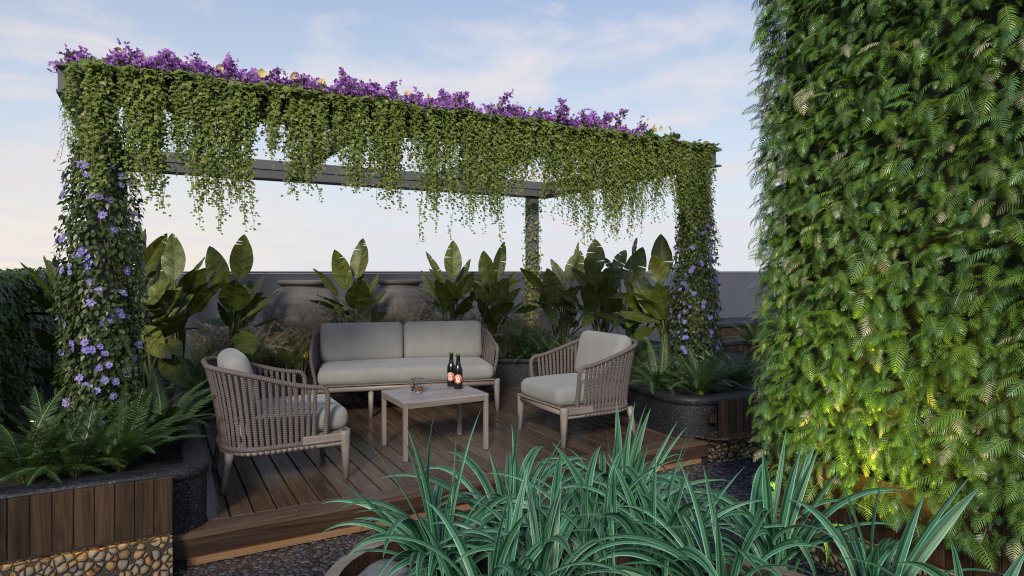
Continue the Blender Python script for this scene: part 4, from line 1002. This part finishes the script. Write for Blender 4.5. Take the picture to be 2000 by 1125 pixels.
banana('banana plant with a tall broad leaf in the middle of the right cluster', 1170, 8.0, [(1162, 466, 1165, 535, 35, 0.1), (1143, 503, 1173, 566, 30), (1223, 488, 1200, 530, 24, 0.3), (1180, 502, 1204, 535, 18, 0.3), (1116, 523, 1172, 583, 24, -0.2, 0.4), (1146, 552, 1163, 606, 32, -0.2), (1184, 523, 1193, 575, 42, 0.1), (1186, 553, 1203, 613, 36, -0.3), (1215, 523, 1204, 550, 28, 0.2), (1211, 630, 1160, 611, 27, -0.5, 0.4), (1140, 640, 1155, 610, 24, -0.4, 0.3)])
banana('banana plant leaning left beneath the right end of the ivy', 1235, 7.5, [(1245, 463, 1235, 503, 9, 0.3, 1.2), (1256, 482, 1228, 560, 40), (1243, 530, 1274, 582, 24, 0.1, 0.5), (1217, 549, 1280, 612, 28, -0.2, 0.4), (1208, 571, 1258, 611, 19, -0.3, 0.5), (1293, 632, 1210, 612, 26, -0.5, 0.4), (1280, 560, 1250, 610, 28, 0.2), (1225, 640, 1245, 605, 26, -0.3, 0.3), (1260, 715, 1252, 655, 34, -0.5, 0.2)])
banana('tallest banana plant, touching the right flowering post', 1302, 7.1, [(1291, 456, 1295, 543, 44, 0.15), (1274, 498, 1294, 552, 36, 0), (1284, 551, 1300, 625, 44, -0.15), (1405, 579, 1340, 610, 16, 0.4, 0.6), (1409, 622, 1345, 625, 16, 0.3, 0.6), (1330, 560, 1310, 620, 34, 0.3), (1275, 600, 1296, 650, 26, 0.1), (1240, 665, 1270, 640, 26, -0.4, 0.3), (1330, 650, 1310, 620, 30, -0.2, 0.3)])

# ------------------------------------------------------------------ ferns
FT = [frond_template(34, 0.125, dr, sd, 0.3, 0.0185) for dr, sd in ((0.9, 11), (1.3, 12), (1.7, 13), (0.6, 14))]
FM = []
for tv, tf, rv, rf in FT:
    g_ = np.random.default_rng(3)
    a = MB().add(tv, tf, np.repeat(g_.random(len(tv) // 5), 5)).build('frond', m_fern, None, False, None, False).data
    b = MB().add(rv, rf, 0.5).build('rib', m_fernrib, None, False, None, False).data; FM.append((a, b))
gf = np.random.default_rng(31)
def fern(label, p, size, n, el=(0.82, 1.5)):
    n = int(n * 1.45)
    t = thing('sword_fern', label, 'fern', p, 0, 'ferns in the planter')
    for k in range(n):
        az = k * 2.4 + gf.normal(0, 0.2); f = (k + 0.5) / n; e = el[0] + (el[1] - el[0]) * (1 - f) + gf.normal(0, 0.08)
        a, b = FM[int(gf.integers(0, 4))]
        o = bpy.data.objects.new('frond', a); COL.objects.link(o); o.parent = t
        s_ = size * gf.uniform(0.8, 1.15)
        o.matrix_local = Matrix.Translation((0.02 * math.cos(az), 0.02 * math.sin(az), 0)) @ Matrix.Rotation(az - PI / 2, 4, 'Z') @ Matrix.Rotation(e, 4, 'X') @ Matrix.Rotation(gf.normal(0, 0.25), 4, 'Y') @ Matrix.Scale(s_, 4)
        q = bpy.data.objects.new('rib', b); COL.objects.link(q); q.parent = o
def fp(px, py, Y): p = at(px, py, Y); p[2] = 0.3; return p
def fq(px, v): x, _ = atv(px, v); return (x, v, 0.3)
fern('big fern leaning out at the left beside the armchair', fq(236, 4.3), 0.54, 26)
fern('low fern in front of the left flowering post', fq(150, 4.28), 0.4, 16)
fern('big fern at the bottom left corner of the photo', fq(50, 4.3), 0.52, 22)
fern('fern between the two big left ferns, at the post foot', fq(105, 4.5), 0.5, 16)
fern('fern behind the left armchair, low beside the banana leaves', fq(318, 4.85), 0.55, 22)
fern('small fern at the back left corner of the deck planter', fp(385, 740, 5.9), 0.5, 16)
fern('fern at the foot of the right flowering post, facing the camera', fp(1368, 770, 5.85), 0.52, 22)
fern('fern behind the right armchair, left of the post fern', fp(1285, 750, 6.1), 0.5, 20)
fern('fern close to the living wall, right of the post fern', fp(1440, 760, 6.2), 0.5, 20)
fern('fern at the left of the right armchair, by the rear post', fp(1075, 690, 8.0), 0.5, 18)
fern('fern below the right banana cluster, behind the armchair back', fp(1130, 690, 7.6), 0.5, 18)
fern('fern between rear post fern and sofa arm', fp(1030, 690, 8.2), 0.42, 16)
fern('fern tucked under the rightmost banana leaves', fp(1225, 700, 7.0), 0.5, 16)
fern('fern in the far right planter', fp(1470, 660, 9.9), 0.55, 14)

# ------------------------------------------------------------------ plume grass behind the sofa
pgm, plm = MB(), MB()
gg = np.random.default_rng(55)
def arc(p, az, L, e0, bend, m=7):
    pts = [np.array(p, float)]; e = e0
    for k in range(m - 1):
        d = np.array([math.cos(az) * math.cos(e), math.sin(az) * math.cos(e), math.sin(e)]); pts.append(pts[-1] + d * L / (m - 1)); e -= bend / (m - 1)
    return np.array(pts)
for px in np.arange(395, 1075, 6.5):
    for row in range(3):
        v0 = 7.68 + 0.22 * row + gg.normal(0, 0.05) - max(0, (px - 700)) * 0.0013
        if px > 1010 and row == 0: continue
        x, Y = atv(px + gg.normal(0, 4), v0)
        hs = (0.62 + 0.07 * row) * gg.uniform(0.85, 1.15) * (1.0 if px > 560 else 0.82)
        for b in range(20):
            pts = arc((x + gg.normal(0, 0.03), v0 + gg.normal(0, 0.03), 0.29), gg.uniform(0, 2 * PI), hs * gg.uniform(0.55, 1.1), gg.uniform(1.0, 1.5), gg.uniform(0.5, 2.1))
            sd = np.array([-math.sin(b), math.cos(b), 0]) * 0.0055; wv = np.linspace(1, 0.1, len(pts))[:, None]
            pgm.grid(np.stack([pts - sd * wv, pts + sd * wv], 1), gg.random())
        for b in range(3 if gg.random() < 0.5 else 2):
            pts = arc((x, v0, 0.29), gg.uniform(0, 2 * PI), hs * gg.uniform(1.0, 1.3), gg.uniform(1.3, 1.52), gg.uniform(0.6, 1.9), 12)
            sd = np.array([CT, -ST, 0]) * 0.0018; pgm.grid(np.stack([pts - sd, pts + sd], 1), 0.9)
            n = 120; q = gg.uniform(6.6, 11, n); i0 = np.minimum(q.astype(int), 10); fr = (q - i0)[:, None]
            c = pts[i0] * (1 - fr) + pts[i0 + 1] * fr; ax = nrm(pts[i0 + 1] - pts[i0])
            d = gg.normal(0, 1, (n, 3)); d = nrm(d - (d * ax).sum(1, keepdims=True) * ax) * 0.75 + ax * 0.8
            hl = gg.uniform(0.02, 0.042, n) * np.sin(PI * np.clip((q - 7.0) / 4.3, 0.05, 1) ** 0.8)[:] ** 0.5
            plm.scatter(np.array([[-0.06, 0, 0], [0.06, 0, 0], [0, 1, 0]]), np.array([[0, 1, 2]]), c, d, gg.normal(0, 1, (n, 3)), hl, gg.random(n))
pgr = tag(bpy.data.objects.new('plume_grass', None), 'soft fountain grass with pale plumes behind the sofa', 'grass', None, 'stuff'); COL.objects.link(pgr); pgr.location = (2.2, 7.8, 0.3)
pgm.build('grass_blades', m_grass, pgr, False, (2.2, 7.8, 0.3))['kind'] = 'stuff'; plm.build('plume_heads', m_plume, pgr, False, (2.2, 7.8, 0.3))['kind'] = 'stuff'

# ------------------------------------------------------------------ ivy covered wall at the left
hw_ = thing('ivy_wall', 'dark ivy covered wall at the far left edge', 'hedge', (-1.4, 6.0, -0.2)); HO = np.array([-1.4, 6.0, -0.2])
hx1 = -0.98
mb = MB(); mb.box(-1.7, hx1 - 0.06, 4.6, 9.3, -0.2, 1.36); mb.build('wall_core', plain('hedge_core', (0.012, 0.018, 0.01), 0.9, 0.4), hw_, False, HO)
LM, SM = MB(), MB(); gh = np.random.default_rng(8)
st = [(hx1 + gh.uniform(-0.03, 0.05), gh.uniform(4.6, 9.0), 1.4 + gh.uniform(-0.03, 0.05)) for _ in range(340)]
strands(LM, SM, st, [gh.uniform(0.5, 1.2) for _ in st], (1, 0, 0), gh, 0.03, (0.045, 0.075))
st = [(gh.uniform(-1.7, hx1), 4.57 + gh.uniform(-0.04, 0.02), 1.4) for _ in range(60)]
strands(LM, SM, st, [gh.uniform(0.5, 1.2) for _ in st], (0, -1, 0), gh, 0.03, (0.045, 0.075))
n = 2600; P = np.stack([gh.uniform(-1.72, hx1 + 0.04, n), gh.uniform(4.55, 9.2, n), 1.4 + gh.normal(0, 0.03, n)], -1)
LM.scatter(IVY_V, IVY_F, P, gh.normal(0, 1, (n, 3)) * [1, 1, 0.3], UP + gh.normal(0, 0.4, (n, 3)), gh.uniform(0.04, 0.08, n), gh.beta(2, 2, n))
LM.build('ivy_foliage', m_hedge, hw_, False, HO)['kind'] = 'stuff'; SM.build('ivy_stems', m_hedge, hw_, False, HO)['kind'] = 'stuff'

# ------------------------------------------------------------------ foreground planter with striped strap leaves
def hull(cs, n=96):
    out = []
    for k in range(n):
        a = k * 2 * PI / n; d = np.array([math.cos(a), math.sin(a)])
        j = int(np.argmax([np.dot(c, d) + r for c, r in cs])); out.append(np.array(cs[j][0]) + cs[j][1] * d)
    P = np.array(out); P = np.vstack([P, P[:1]]); L = np.concatenate([[0], np.cumsum(np.linalg.norm(np.diff(P, axis=0), axis=1))])
    t = np.linspace(0, L[-1], 141); return np.stack([np.interp(t, L, P[:, 0]), np.interp(t, L, P[:, 1])], -1)
def gxy(X, Y): return np.array([X * CT + Y * ST, -X * ST + Y * CT])
HP = hull([(gxy(-0.30, 2.62), 0.47), (gxy(0.75, 2.2), 0.62)]); HPc = np.array([*gxy(0.2, 2.4), -0.2])
rp_ = thing('round_planter', 'wood rimmed curved planter at the bottom of the photo', 'planter', HPc)
V = sweep(HP, [(0.0, -0.2), (0.0, 0.2), (0.002, 0.203), (0.06, 0.203), (0.062, 0.2), (0.062, 0.05)])
mb = MB(); mb.grid(V[:, 2:4]); mb.build('wood_rim', m_ringwood, rp_, False, HPc)
mb = MB(); mb.grid(V[:, :3]); mb.grid(V[:, 3:]); mb.build('planter_side', m_panel, rp_, False, HPc)
mb = MB(); Cc = HP[:-1].mean(0); rows = [np.column_stack([Cc + (HP - Cc) * s_ * 0.97, np.full(len(HP), 0.09) + G.normal(0, 0.006, len(HP))]) for s_ in np.linspace(0.01, 1, 9)]
mb.grid(np.stack(rows)); mb.build('planting_soil', m_soil, rp_, True, HPc)
def mk_bluestone():
    k = NT('grey_granite'); w = k.wpos(); v = k.math('ADD', k.math('MULTIPLY', k.noise(w, 150, 4, 0.7), 0.6), k.math('MULTIPLY', k.noise(w, 9, 3), 0.4))
    k.col(k.ramp(v, [(0.35, (0.07, 0.075, 0.085)), (0.55, (0.16, 0.17, 0.19)), (0.7, (0.3, 0.31, 0.34))])); k.set(Roughness=0.6); k.bump(v, 0.4, 0.006); return k.m
bp = at(750, 1100, 2.68); 
bo = weld(pillow(0.15, 0.13, 0.06, 0.055, 0.02, 17).build('boulder', mk_bluestone(), None, True)); bo.location = (bp[0], bp[1], 0.105); bo.rotation_euler = (0.1, -0.05, 0.6)
mdf = bo.modifiers.new('rough', 'DISPLACE'); txd = bpy.data.textures.new('rough', 'CLOUDS'); txd.noise_scale = 0.12; mdf.texture = txd; mdf.strength = 0.03
tag(bo, 'smooth blue grey stone inside the curved planter rim', 'stone')

gs = np.random.default_rng(123)
def strap(p, az, L, w, e0, bend, rnd, kink=None, twist=0.0):
    m = 22; pts = [np.array(p, float)]; e = e0; es = [e]
    for k in range(m - 1):
        f = k / (m - 1)
        d = np.array([math.cos(az) * math.cos(e), math.sin(az) * math.cos(e), math.sin(e)]); pts.append(pts[-1] + d * L / (m - 1))
        e -= bend * (0.35 + 1.3 * f) / (m - 1)
        if kink is not None and abs(f - kink) < 0.5 / (m - 1): e -= 1.2
        az += twist / (m - 1)
    C = np.array(pts); T = nrm(np.gradient(C, axis=0)); sd0 = np.array([-math.sin(az), math.cos(az), 0.0])
    ro = gs.normal(0, 0.35)
    Sd = nrm(sd0 - (T @ sd0)[:, None] * T); Nn = np.cross(Sd, T); Sd2 = Sd * math.cos(ro) + Nn * math.sin(ro); Nn = np.cross(Sd2, T); Sd = Sd2
    t = np.linspace(0, 1, m); ww = w * 0.5 * np.minimum(1, 0.55 + 1.6 * t) * (1 - np.clip((t - 0.55) / 0.45, 0, 1) ** 1.7 * 0.97)
    c = np.linspace(-1, 1, 7); V = C[:, None] + Sd[:, None] * (ww[:, None] * c)[..., None] - Nn[:, None] * (ww[:, None] * (0.42 * (1 - np.abs(c) ** 1.3)))[..., None] * -1 * -1
    uv = np.zeros((m, 7, 2)); uv[..., 0] = (c + 1) / 2; uv[..., 1] = t[:, None]
    return V, uv
def clump(label, px, py, z, n, L, w, up=None, lean=None):
    p = atz(px, py, z)
    t = thing('striped_grass', label, 'grass clump', p, 0, 'striped grass clumps in the curved planter'); mb = MB()
    for k in range(n):
        az = gs.uniform(0, 2 * PI) if lean is None or gs.random() > 0.4 else lean + gs.normal(0, 0.6)
        f = gs.random()
        if f < 0.15: e0, bend, l = gs.uniform(1.3, 1.5), gs.uniform(0.2, 0.7), L * gs.uniform(0.65, 0.95)
        elif f < 0.72: e0, bend, l = gs.uniform(1.0, 1.38), gs.uniform(1.3, 2.5), L * gs.uniform(0.7, 1.1)
        else: e0, bend, l = gs.uniform(0.6, 1.1), gs.uniform(1.2, 2.4), L * gs.uniform(0.5, 0.85)
        V, uv = strap(p + np.array([gs.normal(0, 0.035), gs.normal(0, 0.035), 0]), az, l, w * gs.uniform(0.55, 1.15) if f > 0.06 else w * 0.22, e0, bend, 0, gs.uniform(0.5, 0.75) if gs.random() < 0.07 else None, gs.normal(0, 0.25))
        mb.grid(V, gs.random(), uv)
    for (tx, ty, dY, wf) in (up or []):
        tip = at(tx, ty, np.dot(p, AWAY) + dY); b = p + np.array([gs.normal(0, 0.02), gs.normal(0, 0.02), 0]); d = tip - b; hd = math.hypot(d[0], d[1]); az = math.atan2(d[1], d[0])
        ch = math.hypot(hd, d[2]); be = gs.uniform(0.2, 0.45); e0 = math.atan2(d[2], hd) + be * 0.42
        V, uv = strap(b, az, ch * 1.01, w * wf, e0, be, 0); mb.grid(V, gs.random(), uv)
    mb.build('strap_leaves', m_strap, t, True, p)['kind'] = 'stuff'
CL = [('striped grass clump at the left end of the curved planter', 862, 1150, 58, [(858, 797, 0.0, 1.0), (783, 832, -0.05, 0.9), (708, 862, 0.0, 0.8), (948, 800, 0.1, 0.6), (655, 940, 0.0, 0.85), (905, 905, 0, 0.8)]),
      ('striped grass clump behind, below the table legs', 1000, 1075, 46, [(1020, 745 + 60, 0, 1.0), (995, 830, 0.05, 0.8), (1115, 840, 0.1, 0.9)]),
      ('striped grass clump below the right armchair, fanned tips', 1215, 1040, 58, [(1203, 783, 0.05, 0.9), (1245, 786, 0.05, 0.8), (1265, 793, 0.05, 0.7), (1275, 800, 0.08, 0.85), (1345, 838, 0.1, 0.9), (1355, 900, 0.1, 0.9), (1325, 826, 0.1, 0.6)]),
      ('striped grass clump in the front centre of the planter', 1050, 1190, 56, [(1030, 930, 0, 0.9), (1120, 895, 0.05, 0.9)]),
      ('striped grass clump in the middle right of the planter', 1290, 1150, 56, [(1350, 850, 0.05, 1.0), (1285, 885, 0, 0.7), (1460, 915, 0.1, 0.9)]),
      ('striped grass clump right of the middle, one dark upright blade', 1500, 1130, 50, [(1487, 880, 0, 1.1), (1600, 882, 0.05, 1.0), (1655, 910, 0.05, 0.9), (1380, 960, 0, 0.8)]),
      ('striped grass clump in front of the living wall, tallest blades', 1705, 1215, 24, [(1735, 925, 0, 1.15), (1622, 915, 0.0, 1.0), (1905, 928, 0.05, 1.0), (1917, 957, 0.05, 1.1), (1808, 968, 0.02, 1.15), (1640, 980, 0, 0.8)]),
      ('striped grass clump at the bottom right edge of the photo', 1880, 1290, 20, [(2010, 1075, 0, 1.0), (1850, 1050, 0, 0.6)]),
      ('striped grass clump hidden low between the front clumps', 1160, 1120, 44, [(1180, 930, 0, 0.8)]),
      ('striped grass clump low at the bottom of the picture, centre', 960, 1260, 34, []),
      ('striped grass clump low at the bottom of the picture, right', 1400, 1230, 40, [])]
for lb, px, py, n, up in CL: clump(lb, px, py, 0.1, int(n * 0.8), 0.7 if px < 1650 else 0.56, 0.045, up)

# ------------------------------------------------------------------ garden spotlights
def spot(label, p, aim, energy, size=60, blend=0.6, color=(1.0, 0.66, 0.16)):
    p = np.asarray(p, float); aim = np.asarray(aim, float); d = Vector(aim - p).normalized()
    t = thing('garden_spotlight', label, 'garden light', p, 0, 'garden spotlights')
    q = d.to_track_quat('Z', 'Y').to_matrix().to_4x4()
    mb = MB(); mb.lathe([(0.0, -0.07), (0.02, -0.068), (0.024, -0.05), (0.026, 0.0), (0.028, 0.012), (0.025, 0.012), (0.023, -0.004), (0.0, -0.004)], 18); o = mb.build('lamp_housing', m_black, t, True); o.matrix_local = q
    mb = MB(); mb.lathe([(0.0, -0.0025), (0.0225, -0.0025)], 18); o = mb.build('lens', emit('spot_lens', color, 6.0), t); o.matrix_local = q
    mb = MB(); mb.tube([(0, 0, -0.03), (0, 0, -0.16)], [0.006, 0.004], 8); mb.build('ground_spike', m_black, t, True)
    ld = bpy.data.lights.new('spot_beam', 'SPOT'); ld.energy = energy; ld.color = color; ld.spot_size = rad(size); ld.spot_blend = blend; ld.shadow_soft_size = 0.06
    lo = bpy.data.objects.new('spot_beam', ld); COL.objects.link(lo); lo.parent = t; lo.matrix_local = Matrix.Translation(d * 0.02) @ (-d).to_track_quat('Z', 'Y').to_matrix().to_4x4()
spot('garden spotlight on the pebbles lighting the living wall', (2.6, 2.0, -0.1), (3.32, 2.02, 1.12), 160, 84, 1.0, (1.0, 0.8, 0.08))
x, Y = atv(592, 7.72); spot('garden spotlight in the grass left of the sofa', (x, 7.72, 0.42), (x + 0.1, 7.95, 0.5), 3.5, 100, 0.7, (1.0, 0.7, 0.1))
x, Y = atv(835, 7.72); spot('garden spotlight in the grass behind the sofa', (x, 7.6, 0.45), (x - 0.1, 8.2, 1.0), 12, 80, 0.8, (1.0, 0.62, 0.3))
spot('garden spotlight below the rear post ivy', (4.75, 7.85, 0.42), (4.95, 8.2, 1.3), 18, 70, 0.8, (1.0, 0.75, 0.25))
spot('garden spotlight at the foot of the right post', (4.72, 4.55, 0.45), (4.97, 4.87, 2.2), 36, 50, 0.8, (1.0, 0.75, 0.2))
spot('garden spotlight behind the left post', (-0.7, 5.25, 0.45), (-0.4, 5.0, 1.7), 10, 60, 0.8, (1.0, 0.78, 0.3))

# ------------------------------------------------------------------ bare shrub far beyond the parapet
bt = thing('bare_tree', 'leafless twiggy tree top showing above the wall at right', 'tree', (*at(1232, 530, 26)[:2], -0.2)); tb_ = MB(); tc_ = MB(); gt = random.Random(4)
def twig(p, d, L, r, k):
    e = p + d * L; (tb_ if k > 3 else tc_).tube([p, (p + e) / 2 + np.array([gt.uniform(-.04, .04), gt.uniform(-.04, .04), 0]), e], [r, r * 0.8, r * 0.6], 5, 0.5, False)
    if k == 0: return
    for _ in range(3 if k > 1 else 4):
        dd = nrm(d + np.array([gt.gauss(0, 0.55), gt.gauss(0, 0.55), gt.gauss(0.1, 0.3)])); twig(p + d * L * gt.uniform(0.55, 1.0), dd, L * gt.uniform(0.6, 0.85), r * 0.6, k - 1)
twig(np.array([0, 0, 0.0]), np.array([0, 0, 1.0]), 0.75, 0.04, 5)
tb_.build('trunk', m_bark, bt); tc_.build('crown', m_bark, bt)

# ------------------------------------------------------------------ sky, sun, camera
SUN_EL, SUN_AZ = rad(30), math.atan2(-0.78, -0.6)       # behind the camera, a little to the right
wd = bpy.data.worlds.new('World'); S.world = wd; wd.use_nodes = True
nt = wd.node_tree; bg = nt.nodes['Background']
sky = nt.nodes.new('ShaderNodeTexSky'); sky.sky_type = 'NISHITA'; sky.sun_disc = False
sky.sun_elevation = SUN_EL; sky.sun_rotation = PI / 2 - SUN_AZ; sky.air_density = 1.15; sky.dust_density = 0.9; sky.ozone_density = 3.0; sky.altitude = 50
tc = nt.nodes.new('ShaderNodeTexCoord')
def wn(t, **kw):
    x = nt.nodes.new('ShaderNode' + t)
    for k, v in kw.items(): setattr(x, k, v)
    return x
def wm(op, a, b):
    x = wn('Math', operation=op)
    for k, q in enumerate((a, b)):
        if isinstance(q, (int, float)): x.inputs[k].default_value = q
        else: nt.links.new(q, x.inputs[k])
    return x.outputs[0]
def wramp(f, stops):
    r = wn('ValToRGB'); cr = r.color_ramp
    while len(cr.elements) < len(stops): cr.elements.new(0.5)
    for e, (p, c) in zip(cr.elements, stops): e.position = p; e.color = (*c, 1)
    nt.links.new(f, r.inputs[0]); return r.outputs[0]
def wmix(f, a, b, mode='MIX'):
    x = wn('Mix', data_type='RGBA', blend_type=mode)
    for k, q in ((0, f), (6, a), (7, b)):
        if isinstance(q, (int, float)): x.inputs[k].default_value = q
        elif isinstance(q, tuple): x.inputs[k].default_value = (*q, 1)
        else: nt.links.new(q, x.inputs[k])
    return x.outputs[2]
sp = wn('SeparateXYZ'); nt.links.new(tc.outputs['Generated'], sp.inputs[0])
den = wm('ADD', wm('MAXIMUM', sp.outputs[2], 0.0), 0.12)
cx, cy = wm('DIVIDE', sp.outputs[0], den), wm('DIVIDE', sp.outputs[1], den)
cmb = wn('CombineXYZ'); nt.links.new(cx, cmb.inputs[0]); nt.links.new(cy, cmb.inputs[1])
n1 = wn('TexNoise'); n1.inputs['Scale'].default_value = 1.35; n1.inputs['Detail'].default_value = 9; n1.inputs['Roughness'].default_value = 0.58; n1.inputs['Distortion'].default_value = 0.4
mp = wn('Mapping'); mp.inputs['Location'].default_value = (3.1, 1.7, 0); nt.links.new(cmb.outputs[0], mp.inputs[0]); nt.links.new(mp.outputs[0], n1.inputs['Vector'])
cl = wramp(n1.outputs['Fac'], [(0.47, (0, 0, 0)), (0.64, (0.95, 0.95, 0.95))])
hz_ = wramp(sp.outputs[2], [(0.0, (1, 1, 1)), (0.16, (0.72, 0.72, 0.72)), (0.45, (0.3, 0.3, 0.3)), (0.8, (0, 0, 0))])
SK = 5.7                                                            # white level of cloud in sky units
mul = wn('Mix', data_type='RGBA', blend_type='MULTIPLY'); mul.inputs[0].default_value = 1.0
nt.links.new(sky.outputs[0], mul.inputs[6]); nt.links.new(wramp(sp.outputs[2], [(0.3, (0.95, 1.0, 1.05)), (0.6, (0.8, 0.98, 1.3))]), mul.inputs[7])
a1 = wmix(hz_, mul.outputs[2], (0.98 * SK, 1.02 * SK, 1.1 * SK))
warm = wramp(wm('ADD', wm('MULTIPLY', sp.outputs[0], -0.5), 0.5), [(0.45, (0.93, 0.95, 1.0)), (0.85, (1.0, 0.94, 0.88))])
sc_ = wn('Mix', data_type='RGBA', blend_type='MULTIPLY'); sc_.inputs[0].default_value = 1.0; nt.links.new(warm, sc_.inputs[6]); sc_.inputs[7].default_value = (SK * 1.11, SK * 1.05, SK * 1.06, 1)
glow = wm('MULTIPLY', wramp(sp.outputs[2], [(0.0, (1, 1, 1)), (0.17, (0, 0, 0))]), wramp(sp.outputs[0], [(-0.0, (0.9, 0.9, 0.9)), (0.3, (0.05, 0.05, 0.05)), (0.5, (0, 0, 0))]))
a1 = wmix(glow, a1, (SK * 1.24, SK * 1.11, SK * 0.96))
a2 = wmix(cl, a1, sc_.outputs[2])
nt.links.new(a2, bg.inputs['Color']); bg.inputs['Strength'].default_value = 0.105

sl = bpy.data.lights.new('sun', 'SUN'); sl.energy = 2.9; sl.angle = rad(11); sl.color = (1.0, 0.9, 0.74)
so = bpy.data.objects.new('sun', sl); COL.objects.link(so); so.location = (0, -3, 8)
sd = Vector((math.cos(SUN_AZ) * math.cos(SUN_EL), math.sin(SUN_AZ) * math.cos(SUN_EL), math.sin(SUN_EL)))
so.rotation_euler = sd.to_track_quat('Z', 'Y').to_euler()

cam = bpy.data.cameras.new('camera'); co = bpy.data.objects.new('camera', cam); COL.objects.link(co); S.camera = co
co.location = (0, 0, H); co.rotation_euler = (PI / 2, 0, -TH)
cam.sensor_width = 36; cam.lens = 36 * F / 2000; cam.shift_y = -(562.5 - HZ) / 2000; cam.clip_start = 0.05; cam.clip_end = 1000
vs = S.view_settings; vs.view_transform = 'Standard'; vs.look = 'None'; vs.exposure = 0.35; vs.gamma = 1.0; vs.use_curve_mapping = False
S.cycles.use_denoising = True
S.cycles.filter_width = 1.1
try: S.cycles.denoising_prefilter = 'NONE'
except Exception: pass
S.cycles.max_bounces = 8; S.cycles.transparent_max_bounces = 8
